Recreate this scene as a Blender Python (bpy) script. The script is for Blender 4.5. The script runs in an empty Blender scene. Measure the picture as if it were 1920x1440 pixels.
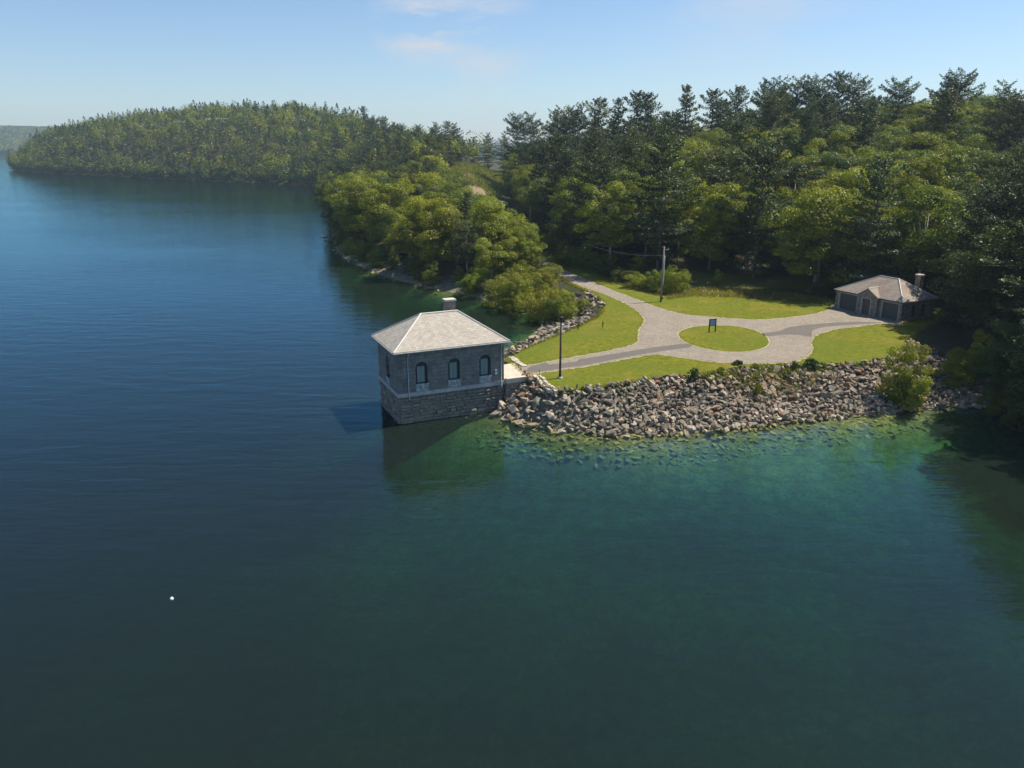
import bpy, bmesh, math, random
import numpy as np
from mathutils import Vector, Matrix, geometry

# ------------------------------------------------------------------ camera, world, sun, exposure
F_PX, CAM_H, PITCH = 1460.0, 25.0, math.atan(450 / 1460)
scene = bpy.context.scene
COL = scene.collection
cam_data = bpy.data.cameras.new("camera")
cam_data.sensor_fit = 'HORIZONTAL'
cam_data.sensor_width = 36.0
cam_data.lens = 36.0 * F_PX / 1920.0
cam_data.clip_start, cam_data.clip_end = 0.5, 12000
cam = bpy.data.objects.new("camera", cam_data)
cam.location = (0, 0, CAM_H)
cam.rotation_euler = (math.pi / 2 - PITCH, 0, 0)
COL.objects.link(cam)
scene.camera = cam

SUN_EL, SUN_AZ = math.radians(57), math.radians(21.5)      # azimuth measured from +x towards +y
sun_dir = Vector((math.cos(SUN_EL) * math.cos(SUN_AZ), math.cos(SUN_EL) * math.sin(SUN_AZ), math.sin(SUN_EL)))
sd_ = bpy.data.lights.new("sun", 'SUN')
sd_.energy, sd_.angle, sd_.color = 5.0, math.radians(0.53), (1.0, 0.925, 0.80)
sun = bpy.data.objects.new("sun", sd_)
sun.rotation_euler = sun_dir.to_track_quat('Z', 'Y').to_euler()
sun.location = (60, 40, 120)
COL.objects.link(sun)

world = bpy.data.worlds.new("World")
scene.world = world
world.use_nodes = True
wn, wl = world.node_tree.nodes, world.node_tree.links
wn.clear()
w_out = wn.new('ShaderNodeOutputWorld')
w_bg = wn.new('ShaderNodeBackground')
w_sky = wn.new('ShaderNodeTexSky')
w_sky.sky_type = 'NISHITA'
w_sky.sun_disc = False
w_sky.sun_elevation = SUN_EL
w_sky.sun_rotation = math.pi / 2 - SUN_AZ
w_sky.altitude = 200
w_sky.air_density, w_sky.dust_density, w_sky.ozone_density = 1.0, 0.35, 2.6
w_bg.inputs['Strength'].default_value = 0.086
# thin cirrus wisps and a few low puffs, placed by direction in the sky
w_tc = wn.new('ShaderNodeTexCoord')
w_map = wn.new('ShaderNodeMapping')
w_map.inputs['Scale'].default_value = (3.0, 3.0, 11.0)
w_noise = wn.new('ShaderNodeTexNoise')
w_noise.inputs['Scale'].default_value = 2.6
w_noise.inputs['Detail'].default_value = 7
w_noise.inputs['Roughness'].default_value = 0.62
wl.new(w_tc.outputs['Generated'], w_map.inputs['Vector'])
wl.new(w_map.outputs['Vector'], w_noise.inputs['Vector'])


def wmath(op, a, b=None, clamp=False):
    n = wn.new('ShaderNodeMath')
    n.operation = op
    n.use_clamp = clamp
    for i, v in enumerate((a, b)):
        if v is None:
            continue
        if isinstance(v, (int, float)):
            n.inputs[i].default_value = v
        else:
            wl.new(v, n.inputs[i])
    return n.outputs[0]


def cloud_at(direction, radius, amount, lo):
    d = wn.new('ShaderNodeVectorMath')
    d.operation = 'DISTANCE'
    wl.new(w_tc.outputs['Generated'], d.inputs[0])
    d.inputs[1].default_value = Vector(direction).normalized()
    near = wmath('SUBTRACT', 1.0, wmath('DIVIDE', d.outputs['Value'], radius), True)
    n = wmath('MULTIPLY', wmath('SUBTRACT', w_noise.outputs['Fac'], lo, True), 4.0, True)
    return wmath('MULTIPLY', wmath('MULTIPLY', near, n), amount)


c1 = cloud_at((-0.112, 1, 0.137), 0.06, 1.3, 0.40)
c2 = cloud_at((-0.045, 1, 0.124), 0.09, 1.0, 0.42)
c3 = cloud_at((0.28, 1, 0.150), 0.16, 0.45, 0.42)
c4 = cloud_at((-0.03, 1, 0.012), 0.05, 1.1, 0.40)
cl = wmath('ADD', wmath('ADD', c1, c2), wmath('ADD', c3, c4), True)
w_mix = wn.new('ShaderNodeMixRGB')
w_mix.inputs['Color2'].default_value = (5.4, 5.6, 5.9, 1)
wl.new(cl, w_mix.inputs['Fac'])
w_tint = wn.new('ShaderNodeMixRGB')
w_tint.blend_type = 'MULTIPLY'
w_tint.inputs['Fac'].default_value = 1.0
w_tint.inputs['Color2'].default_value = (0.87, 0.95, 1.05, 1)
wl.new(w_sky.outputs['Color'], w_tint.inputs['Color1'])
wl.new(w_tint.outputs['Color'], w_mix.inputs['Color1'])
wl.new(w_mix.outputs['Color'], w_bg.inputs['Color'])
wl.new(w_bg.outputs['Background'], w_out.inputs['Surface'])

scene.view_settings.view_transform = 'Standard'
scene.view_settings.look = 'None'
scene.view_settings.gamma = 1.0
scene.view_settings.exposure = 0.58
scene.view_settings.use_curve_mapping = False
scene.render.engine = 'CYCLES'
cy = scene.cycles
cy.use_denoising = True
cy.denoiser = 'OPENIMAGEDENOISE'
cy.denoising_prefilter = 'ACCURATE'
cy.max_bounces, cy.diffuse_bounces, cy.glossy_bounces = 6, 2, 3
cy.transmission_bounces, cy.transparent_max_bounces, cy.volume_bounces = 3, 8, 0
cy.sample_clamp_indirect = 4.0
cy.use_adaptive_sampling = False

random.seed(7)
rng = np.random.default_rng(7)
TAU = 2 * math.pi


# ------------------------------------------------------------------ pixel -> world helpers (1920 x 1440 photograph)
def at(px, py, z=0.0):
    u, v = (px - 960) / F_PX, (720 - py) / F_PX
    d = (u, math.cos(PITCH) + v * math.sin(PITCH), -math.sin(PITCH) + v * math.cos(PITCH))
    t = (z - CAM_H) / d[2]
    return (d[0] * t, d[1] * t)


def proj(x, y, z):
    dz = z - CAM_H
    f = y * math.cos(PITCH) - dz * math.sin(PITCH)
    u = y * math.sin(PITCH) + dz * math.cos(PITCH)
    return 960 + F_PX * x / f, 720 - F_PX * u / f


def poly_at(pts, z):
    return [at(px, py, z) for px, py in pts]


def sdist(x, y, poly):
    """signed distance to a closed polygon, positive inside (numpy)"""
    x = np.asarray(x, float)
    y = np.asarray(y, float)
    best = np.full(x.shape, 1e18)
    inside = np.zeros(x.shape, bool)
    n = len(poly)
    for i in range(n):
        x1, y1 = poly[i]
        x2, y2 = poly[(i + 1) % n]
        dx, dy = x2 - x1, y2 - y1
        t = np.clip(((x - x1) * dx + (y - y1) * dy) / (dx * dx + dy * dy + 1e-12), 0, 1)
        best = np.minimum(best, (x - x1 - t * dx) ** 2 + (y - y1 - t * dy) ** 2)
        if y1 != y2:
            c = (y1 > y) != (y2 > y)
            inside ^= c & (x < (x2 - x1) * (y - y1) / (y2 - y1) + x1)
    d = np.sqrt(best)
    return np.where(inside, d, -d)


def pdist(x, y, line):
    x = np.asarray(x, float)
    y = np.asarray(y, float)
    best = np.full(x.shape, 1e18)
    for (x1, y1), (x2, y2) in zip(line[:-1], line[1:]):
        dx, dy = x2 - x1, y2 - y1
        t = np.clip(((x - x1) * dx + (y - y1) * dy) / (dx * dx + dy * dy), 0, 1)
        best = np.minimum(best, (x - x1 - t * dx) ** 2 + (y - y1 - t * dy) ** 2)
    return np.sqrt(best)


def smooth(t):
    t = np.clip(t, 0, 1)
    return t * t * (3 - 2 * t)


_lat = rng.random((64, 64))


def vnoise(x, y):
    xi, yi = np.floor(x).astype(int), np.floor(y).astype(int)
    fx, fy = smooth(x - xi), smooth(y - yi)
    g = lambda a, b: _lat[a % 64, b % 64]
    return (g(xi, yi) * (1 - fx) + g(xi + 1, yi) * fx) * (1 - fy) + (g(xi, yi + 1) * (1 - fx) + g(xi + 1, yi + 1) * fx) * fy - 0.5


# ------------------------------------------------------------------ plan of the place
SHORE_PX = [(1783, 762), (1715, 768), (1650, 775), (1570, 784), (1500, 790), (1420, 801), (1350, 808), (1250, 816), (1150, 818),
            (1080, 812), (1020, 803), (965, 793), (930, 775)]
COVE_PX = [(946, 664), (972, 648), (1000, 632), (1014, 618), (1022, 606), (1010, 592), (980, 580), (940, 568), (900, 560), (850, 548), (800, 540),
           (760, 529), (720, 520), (690, 506), (650, 490), (632, 475), (625, 460), (616, 430), (612, 400), (607, 370), (604, 349)]
FAR_PX = [(520, 345), (400, 340), (300, 336), (200, 330), (100, 326), (50, 322), (22, 318)]
SHORE = ([(300, -400), (230, -60), (150, 20), (105, 47), (80, 60), (64, 68), (51.5, 72.2)] + poly_at(SHORE_PX, 0) + poly_at(COVE_PX, 0) + poly_at(FAR_PX, 0)
         + [(-560, 900), (-520, 1150), (-300, 1350), (0, 1450), (500, 1450), (900, 1000), (900, -400)])
FAR_LAND = [(-3600, 1990), (-2200, 2020), (-1500, 2100), (-1250, 2060), (-1000, 2150), (-300, 2300), (300, 2300), (900, 2300), (900, 3900), (-3600, 3900)]
SPIT = [(-1140, 1560), (-1010, 1545), (-985, 1556), (-1010, 1575), (-1140, 1590)]

LAWN_PX = [(996, 712), (1020, 724), (1045, 733), (1100, 729), (1160, 722), (1230, 711), (1290, 707), (1330, 704), (1380, 698), (1440, 691), (1500, 689),
           (1560, 687), (1620, 682), (1668, 677), (1695, 655), (1712, 632), (1740, 610), (1775, 592), (1700, 572), (1630, 566), (1560, 566),
           (1500, 556), (1440, 551), (1380, 545), (1310, 541), (1265, 545), (1232, 554), (1200, 546), (1150, 529), (1100, 510), (1060, 495), (1030, 482),
           (985, 482), (1010, 500), (1040, 517), (1075, 536), (1108, 550), (1128, 566), (1124, 590), (1090, 610), (1050, 627), (1000, 648), (962, 664), (948, 676), (975, 697)]
LAWN = poly_at(LAWN_PX, 3.0)
ROAD_PX = [(985, 702), (1020, 698), (1060, 693), (1100, 687), (1140, 680), (1180, 672), (1215, 666), (1240, 665), (1280, 671), (1330, 678), (1370, 681), (1420, 682), (1470, 680),
           (1500, 675), (1516, 666), (1523, 655), (1520, 642), (1528, 630), (1550, 622), (1580, 616), (1620, 611), (1655, 607), (1688, 608), (1680, 596), (1620, 584), (1566, 572), (1556, 581),
           (1520, 590), (1475, 596), (1430, 599.5), (1380, 598), (1325, 594), (1285, 590), (1250, 582), (1225, 574), (1195, 562), (1150, 545), (1100, 525),
           (1060, 508), (1040, 499), (1018, 486), (990, 486), (1020, 501), (1040, 512), (1075, 530), (1120, 547), (1160, 563), (1190, 579), (1206, 594), (1209, 604), (1200, 618),
           (1198, 632), (1195, 643), (1170, 652), (1120, 662), (1060, 673), (1010, 682), (985, 687), (968, 690)]
ISLAND_PX = [(1272, 627), (1281, 619), (1300, 614), (1330, 611), (1360, 611), (1390, 614), (1415, 620), (1434, 630), (1441, 640), (1438, 648), (1424, 655), (1400, 659),
             (1370, 660), (1335, 656), (1300, 648), (1280, 638)]
ROAD_LINE = [at(1050, 508, 3), at(1005, 484, 3), (3.0, 172), (-2, 205), (-9, 260), (-17, 330), (-20, 380), (-12, 440), (0, 500)]
FOOT = [(0, 440), (2, 330), (6, 255), (9, 200), (11, 168), (16, 147), (27, 135), (45, 130), (62, 123), (74, 108), (84, 94), (110, 72), (170, 40)]
FOOT_POLY = FOOT + [(900, 0), (900, 900), (300, 900)]

T_PX = [-60, 22, 60, 100, 150, 250, 350, 450, 500, 600, 700, 750, 800, 850, 900, 930, 960, 1010, 1080, 1200]
T_HC = [0, 2, 10, 16, 23, 33, 40, 44, 44, 42, 30, 19, 17, 15, 12, 7, 5, 5, 4, 2]
T_DC = [900, 880, 860, 850, 850, 850, 820, 800, 780, 740, 660, 560, 480, 430, 420, 430, 440, 450, 450, 450]
T_DS = [840, 800, 720, 690, 670, 625, 590, 560, 545, 505, 400, 320, 250, 230, 220, 230, 240, 240, 240, 240]


def ground(x, y, fine=True):
    x = np.atleast_1d(np.asarray(x, float))
    y = np.atleast_1d(np.asarray(y, float))
    s1 = sdist(x, y, SHORE)
    s2 = np.maximum(sdist(x, y, FAR_LAND), sdist(x, y, SPIT))
    ds = np.maximum(s1, s2)
    ln = sdist(x, y, LAWN)
    dl = np.maximum(-ln, 0)
    t = np.maximum(np.where(ds > 0, ds / (ds + dl + 1e-6), 0), np.clip(ds / 11.0, 0, 1) * 0.9)
    z = np.where(ds > 0, 3.0 * np.clip(t, 0, 1), 0)
    # far hill, read off by bearing
    yy = np.maximum(y, 1.0)
    q = 960 + x / yy * F_PX / 1.046
    hc, dc, s0 = np.interp(q, T_PX, T_HC), np.interp(q, T_PX, T_DC), np.interp(q, T_PX, T_DS)
    tt = (y - s0) / (dc - s0)
    prof = np.where(tt < 1, np.sin(np.clip(tt, 0, 1) * math.pi / 2), np.cos(np.clip((tt - 1) / 1.6, 0, 1) * math.pi / 2))
    far = hc * prof * smooth(s1 / 40.0) * (y > 1)
    # wooded slope on the right
    sf = np.maximum(sdist(x, y, FOOT_POLY), 0)
    right = 27.0 * (1 - np.exp(-(sf / 105.0) ** 1.15)) * smooth(sf / 12) * smooth((520 - y) / 150) * smooth(s1 / 25)
    z = z + np.maximum(far, right)
    # distant ridge
    rid = 56 * smooth((y - 1990) / 700) * (0.5 + 0.5 * np.cos(np.clip((x + 1750) / 420, -math.pi, math.pi))) + 14 * smooth((y - 2300) / 500)
    z = z + np.where(s2 > 0, rid * smooth(s2 / 150) * (y > 1800), 0)
    inland = smooth((ds - 8) / 25) * smooth(dl / 15)
    z = z + inland * (vnoise(x / 23, y / 23) * 3.0 + vnoise(x / 9, y / 9) * 1.0)
    bank = smooth(ds / 2) * smooth(dl / 2) * (1 - inland)
    z = z + bank * vnoise(x / 2.1, y / 2.1) * 0.5
    dw = np.maximum(-ds, 0) * (0.46 - 0.2 * smooth((x - 12) / 25) * smooth((110 - y) / 20))
    deep = 15.0 - 7.0 * smooth((x - 5) / 45) * smooth((80 - y) / 20)
    z = np.where(ds <= 0, -deep * (1 - np.exp(-dw / deep)) + vnoise(x / 6, y / 6) * np.minimum(dw, 1.4), z)
    z = np.where(ln > 0, np.minimum(z, 3.0 - 0.12 * smooth(ln / 0.6)), z) if fine else z
    return z


def gz(x, y):
    return float(ground(x, y)[0])


# ------------------------------------------------------------------ node helpers
class Mat:
    def __init__(self, name, rough=0.85, spec=0.3):
        self.m = bpy.data.materials.new(name)
        self.m.use_nodes = True
        self.n, self.l = self.m.node_tree.nodes, self.m.node_tree.links
        self.b = self.n['Principled BSDF']
        self.out = self.n['Material Output']
        self.b.inputs['Roughness'].default_value = rough
        self.b.inputs['Specular IOR Level'].default_value = spec

    def new(self, t, **kw):
        n = self.n.new(t)
        for k, v in kw.items():
            setattr(n, k, v)
        return n

    def put(self, sock, v):
        if isinstance(v, bpy.types.NodeSocket):
            self.l.new(v, sock)
        elif isinstance(v, (tuple, list)) and len(v) == 3 and sock.type == 'RGBA':
            sock.default_value = (*v, 1)
        else:
            sock.default_value = v

    def coords(self, scale=(1, 1, 1), kind='Object', rot=(0, 0, 0)):
        tc = self.new('ShaderNodeTexCoord')
        mp = self.new('ShaderNodeMapping')
        mp.inputs['Scale'].default_value = scale
        mp.inputs['Rotation'].default_value = rot
        self.l.new(tc.outputs[kind], mp.inputs['Vector'])
        return mp.outputs['Vector']

    def noise(self, scale, detail=4, rough=0.6, vec=None, dist=0.0):
        n = self.new('ShaderNodeTexNoise')
        n.inputs['Scale'].default_value = scale
        n.inputs['Detail'].default_value = detail
        n.inputs['Roughness'].default_value = rough
        n.inputs['Distortion'].default_value = dist
        self.l.new(vec if vec is not None else self.coords(), n.inputs['Vector'])
        return n.outputs['Fac']

    def ramp(self, fac, stops, interp='LINEAR'):
        n = self.new('ShaderNodeValToRGB')
        n.color_ramp.interpolation = interp
        e = n.color_ramp.elements
        while len(e) < len(stops):
            e.new(0.5)
        for el, (p, c) in zip(e, stops):
            el.position = p
            el.color = (*c, 1) if len(c) == 3 else c
        self.l.new(fac, n.inputs['Fac'])
        return n.outputs['Color']

    def mix(self, fac, a, b, mode='MIX'):
        n = self.new('ShaderNodeMixRGB', blend_type=mode)
        self.put(n.inputs['Fac'], fac)
        self.put(n.inputs['Color1'], a)
        self.put(n.inputs['Color2'], b)
        return n.outputs['Color']

    def math(self, op, a, b=0.0, clamp=False):
        n = self.new('ShaderNodeMath', operation=op, use_clamp=clamp)
        self.put(n.inputs[0], a)
        self.put(n.inputs[1], b)
        return n.outputs[0]

    def bump(self, h, strength=0.5, dist=0.1, normal=None):
        n = self.new('ShaderNodeBump')
        n.inputs['Strength'].default_value = strength
        n.inputs['Distance'].default_value = dist
        self.l.new(h, n.inputs['Height'])
        if normal is not None:
            self.l.new(normal, n.inputs['Normal'])
        return n.outputs['Normal']

    def base(self, c):
        self.put(self.b.inputs['Base Color'], c)

    def normal(self, nrm):
        self.l.new(nrm, self.b.inputs['Normal'])


def plain(name, c, rough=0.7, var=0.15, scale=3.0, metallic=0.0, spec=0.3):
    M = Mat(name, rough, spec)
    f = M.noise(scale, 5)
    M.base(M.mix(f, tuple(v * (1 - var) for v in c), tuple(v * (1 + var) for v in c)))
    M.b.inputs['Metallic'].default_value = metallic
    return M.m


def foliage(name, use_attr=False, trans=0.38, tint_var=0.35):
    M = Mat(name, 0.6, 0.25)
    if use_attr:
        a = M.new('ShaderNodeAttribute', attribute_name='tint')
        col = a.outputs['Color']
    else:
        oi = M.new('ShaderNodeObjectInfo')
        col = oi.outputs['Color']
    la = M.new('ShaderNodeAttribute', attribute_name='leaf')
    f = la.outputs['Fac']
    col = M.mix(1.0, col, M.ramp(f, [(0, (1 - tint_var,) * 3), (1, (1 + tint_var, 1 + tint_var * 0.9, 1 + tint_var * 0.3))]), 'MULTIPLY')
    d = M.new('ShaderNodeBsdfDiffuse')
    t = M.new('ShaderNodeBsdfTranslucent')
    g = M.new('ShaderNodeBsdfGlossy')
    g.inputs['Roughness'].default_value = 0.45
    M.put(g.inputs['Color'], (0.8, 0.85, 0.8))
    M.put(d.inputs['Color'], col)
    M.put(t.inputs['Color'], M.mix(1.0, col, (1.15, 1.3, 0.5), 'MULTIPLY'))
    m1 = M.new('ShaderNodeMixShader')
    m1.inputs[0].default_value = trans
    M.l.new(d.outputs[0], m1.inputs[1])
    M.l.new(t.outputs[0], m1.inputs[2])
    m2 = M.new('ShaderNodeMixShader')
    m2.inputs[0].default_value = 0.03
    M.l.new(m1.outputs[0], m2.inputs[1])
    M.l.new(g.outputs[0], m2.inputs[2])
    M.l.new(m2.outputs[0], M.out.inputs['Surface'])
    return M.m


MAT = {}
MAT['leaf'] = foliage('broad_leaves', trans=0.38)
MAT['needle'] = foliage('pine_needles', trans=0.25, tint_var=0.4)
MAT['wood_mass'] = foliage('distant_leaves', use_attr=True, trans=0.3, tint_var=0.3)
MAT['blade'] = foliage('grass_blades', use_attr=True, trans=0.5, tint_var=0.3)
M = Mat('bark', 0.9)
f = M.noise(6, 6, 0.7, M.coords((1, 1, 0.25)))
M.base(M.ramp(f, [(0.3, (0.06, 0.05, 0.04)), (0.7, (0.2, 0.17, 0.14))]))
M.normal(M.bump(f, 0.6, 0.05))
MAT['bark'] = M.m
M = Mat('pale_bark', 0.9)
f = M.noise(5, 6, 0.7, M.coords((1, 1, 0.4)))
M.base(M.ramp(f, [(0.3, (0.2, 0.18, 0.15)), (0.6, (0.42, 0.39, 0.34))]))
MAT['pale_bark'] = M.m

# earth / forest floor
M = Mat('earth', 0.95, 0.1)
pos = M.coords()
f1, f2 = M.noise(0.35, 6, 0.65, pos), M.noise(3.0, 6, 0.7, pos)
soil = M.ramp(f2, [(0.3, (0.035, 0.028, 0.02)), (0.55, (0.075, 0.058, 0.04)), (0.75, (0.10, 0.078, 0.052))])
moss = M.ramp(f2, [(0.3, (0.025, 0.035, 0.012)), (0.7, (0.06, 0.075, 0.022))])
col = M.mix(M.ramp(f1, [(0.42, (0, 0, 0)), (0.58, (1, 1, 1))]), soil, moss)
zone = M.new('ShaderNodeAttribute', attribute_name='zone')
sep = M.new('ShaderNodeSeparateColor')
M.l.new(zone.outputs['Color'], sep.inputs[0])
meadow = M.ramp(f2, [(0.3, (0.10, 0.12, 0.02)), (0.6, (0.17, 0.18, 0.035)), (0.8, (0.22, 0.17, 0.07))])
col = M.mix(sep.outputs[0], col, meadow)                                    # grassy clearing
stony = M.ramp(M.noise(1.6, 6, 0.75, pos), [(0.3, (0.05, 0.045, 0.035)), (0.5, (0.15, 0.13, 0.1)), (0.75, (0.32, 0.29, 0.25))])
col = M.mix(sep.outputs[1], col, stony)                                     # stony shore
v = M.new('ShaderNodeTexVoronoi')
v.inputs['Scale'].default_value = 0.9
M.l.new(pos, v.inputs['Vector'])
bed = M.ramp(f2, [(0.3, (0.12, 0.13, 0.05)), (0.55, (0.28, 0.28, 0.09)), (0.8, (0.40, 0.37, 0.16))])
bed = M.mix(0.35, bed, M.mix(1, bed, M.ramp(v.outputs['Distance'], [(0.2, (1.4, 1.4, 1.3)), (0.75, (0.25, 0.27, 0.25))]), 'MULTIPLY'))
bed = M.mix(1.0, bed, M.ramp(M.noise(0.07, 3, 0.5, pos), [(0.35, (0.4, 0.45, 0.45)), (0.65, (1.25, 1.2, 1.1))]), 'MULTIPLY')
col = M.mix(sep.outputs[2], col, bed)                                       # lake bed
M.base(col)
M.normal(M.bump(f2, 0.6, 0.25))
MAT['earth'] = M.m

# lawn
M = Mat('lawn_grass', 0.9, 0.1)
pos = M.coords()
fa, fb, fc = M.noise(0.22, 5, 0.6, pos), M.noise(2.2, 6, 0.7, pos), M.noise(22, 3, 0.7, pos)
g = M.ramp(fb, [(0.36, (0.085, 0.105, 0.007)), (0.52, (0.140, 0.150, 0.011)), (0.66, (0.22, 0.20, 0.024))])
g = M.mix(M.ramp(fa, [(0.5, (0, 0, 0)), (0.66, (0.8, 0.8, 0.8))]), g, (0.20, 0.165, 0.030))
g = M.mix(M.ramp(M.noise(0.6, 4, 0.7, pos, 0.6), [(0.62, (0, 0, 0)), (0.70, (0.45, 0.45, 0.45))]), g, (0.08, 0.12, 0.010))
g = M.mix(M.ramp(M.noise(0.09, 4, 0.6, pos, 0.8), [(0.42, (0, 0, 0)), (0.62, (0.6, 0.6, 0.6))]), g, (0.105, 0.142, 0.012))
g = M.mix(M.ramp(M.noise(5.5, 5, 0.75, pos), [(0.60, (0, 0, 0)), (0.72, (0.5, 0.5, 0.5))]), g, (0.24, 0.22, 0.05))
g = M.mix(1.0, g, M.ramp(fc, [(0.25, (0.45, 0.5, 0.4)), (0.75, (1.4, 1.35, 1.3))]), 'MULTIPLY')
M.base(g)
M.normal(M.bump(fc, 0.7, 0.08))
MAT['lawn'] = M.m

# chip-seal road
M = Mat('worn_chip_seal', 0.92, 0.2)
pos = M.coords()
fa, fb, fc = M.noise(0.5, 6, 0.65, pos), M.noise(4.5, 6, 0.75, pos), M.noise(40, 2, 0.8, pos)
r = M.ramp(fb, [(0.3, (0.13, 0.115, 0.095)), (0.5, (0.245, 0.208, 0.158)), (0.7, (0.36, 0.31, 0.245))])
r = M.mix(M.ramp(fa, [(0.45, (0, 0, 0)), (0.65, (0.5, 0.5, 0.5))]), r, (0.18, 0.155, 0.135))
mus = M.new('ShaderNodeTexVoronoi', feature='DISTANCE_TO_EDGE')
mus.inputs['Scale'].default_value = 0.42
wv = M.new('ShaderNodeVectorMath', operation='ADD')
nz = M.new('ShaderNodeTexNoise')
nz.inputs['Scale'].default_value = 0.8
M.l.new(pos, nz.inputs['Vector'])
M.l.new(pos, wv.inputs[0])
M.l.new(nz.outputs['Color'], wv.inputs[1])
M.l.new(wv.outputs[0], mus.inputs['Vector'])
crack = M.ramp(mus.outputs['Distance'], [(0.0, (0.45, 0.43, 0.4)), (0.025, (1, 1, 1))])
r = M.mix(0.22, r, M.mix(1.0, r, crack, 'MULTIPLY'))
r = M.mix(M.ramp(M.noise(1.1, 5, 0.7, M.coords((0.3, 1.2, 1), rot=(0, 0, 0.5))), [(0.6, (0, 0, 0)), (0.72, (0.55, 0.55, 0.55))]), r, (0.36, 0.30, 0.21))
r = M.mix(1.0, r, M.ramp(fc, [(0.2, (0.85, 0.85, 0.85)), (0.8, (1.12, 1.12, 1.12))]), 'MULTIPLY')
M.base(r)
M.normal(M.bump(fc, 0.4, 0.02))
MAT['road'] = M.m
MAT['patch'] = plain('asphalt_patch', (0.122, 0.108, 0.092), 0.9, 0.3, 2.5)
MAT['dirt'] = plain('packed_dirt', (0.20, 0.15, 0.09), 0.95, 0.35, 1.2)
MAT['verge'] = plain('dry_verge', (0.34, 0.29, 0.16), 0.95, 0.4, 3.0)

# water: fresnel reflection over a clear, tinted body
M = Mat('lake_water')
M.n.remove(M.b)
wc = M.coords((0.30, 1.0, 1.0), rot=(0, 0, 0.12))
w1 = M.noise(0.55, 3, 0.5, wc, 0.4)
w2 = M.noise(2.3, 3, 0.55, M.coords((0.38, 1.0, 1.0), rot=(0, 0, -0.2)), 0.3)
gust = M.ramp(M.noise(0.016, 3, 0.55, M.coords((0.6, 1.5, 1))), [(0.36, (0.6,) * 3), (0.62, (1.0,) * 3)])
hgt = M.math('MULTIPLY', M.math('ADD', w1, M.math('MULTIPLY', w2, 0.30)), gust)
nrm = M.bump(hgt, 1.0, 0.085)
fr = M.new('ShaderNodeFresnel')
fr.inputs['IOR'].default_value = 1.333
M.l.new(nrm, fr.inputs['Normal'])
gl = M.new('ShaderNodeBsdfGlossy')
gl.inputs['Roughness'].default_value = 0.03
M.put(gl.inputs['Color'], (0.42, 0.78, 1.0))
M.l.new(nrm, gl.inputs['Normal'])
tr = M.new('ShaderNodeBsdfTransparent')
df = M.new('ShaderNodeBsdfDiffuse')
M.put(df.inputs['Color'], (0.042, 0.066, 0.048))
bm_ = M.new('ShaderNodeMixShader')
bm_.inputs[0].default_value = 0.20
M.l.new(tr.outputs[0], bm_.inputs[1])
M.l.new(df.outputs[0], bm_.inputs[2])
ms = M.new('ShaderNodeMixShader')
M.l.new(fr.outputs[0], ms.inputs[0])
M.l.new(bm_.outputs[0], ms.inputs[1])
M.l.new(gl.outputs[0], ms.inputs[2])
M.l.new(ms.outputs[0], M.out.inputs['Surface'])
va = M.new('ShaderNodeVolumeAbsorption')
M.put(va.inputs['Color'], (0.38, 0.735, 0.715))
va.inputs['Density'].default_value = 0.55
M.l.new(va.outputs[0], M.out.inputs['Volume'])
MAT['water'] = M.m


def stone(name, stops, scale=3.0, rough=0.85, bump=0.5, use_obj=False):
    M = Mat(name, rough, 0.25)
    pos = M.coords()
    f1, f2 = M.noise(scale, 7, 0.7, pos), M.noise(scale * 6, 4, 0.7, pos)
    if use_obj:
        oi = M.new('ShaderNodeObjectInfo')
        c = M.mix(1.0, oi.outputs['Color'], M.ramp(f1, [(0.25, (0.55,) * 3), (0.5, (1.0,) * 3), (0.75, (1.45, 1.42, 1.36))]), 'MULTIPLY')
        c = M.mix(M.ramp(f2, [(0.58, (0, 0, 0)), (0.7, (0.4, 0.4, 0.4))]), c, (0.42, 0.40, 0.36))
    else:
        c = M.ramp(f1, stops)
        c = M.mix(1.0, c, M.ramp(f2, [(0.3, (0.75,) * 3), (0.7, (1.2,) * 3)]), 'MULTIPLY')
    M.base(c)
    M.normal(M.bump(f1, bump, 0.08))
    return M.m


MAT['rock'] = stone('quarried_rock', None, 2.2, use_obj=True)
M = Mat('rubble_rock', 0.85, 0.25)
a = M.new('ShaderNodeAttribute', attribute_name='tint')
pos = M.coords()
f1 = M.noise(2.6, 7, 0.7, pos)
M.base(M.mix(1.0, a.outputs['Color'], M.ramp(f1, [(0.25, (0.55,) * 3), (0.5, (1,) * 3), (0.75, (1.5, 1.45, 1.4))]), 'MULTIPLY'))
M.normal(M.bump(f1, 0.5, 0.08))
MAT['rubble'] = M.m


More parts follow.
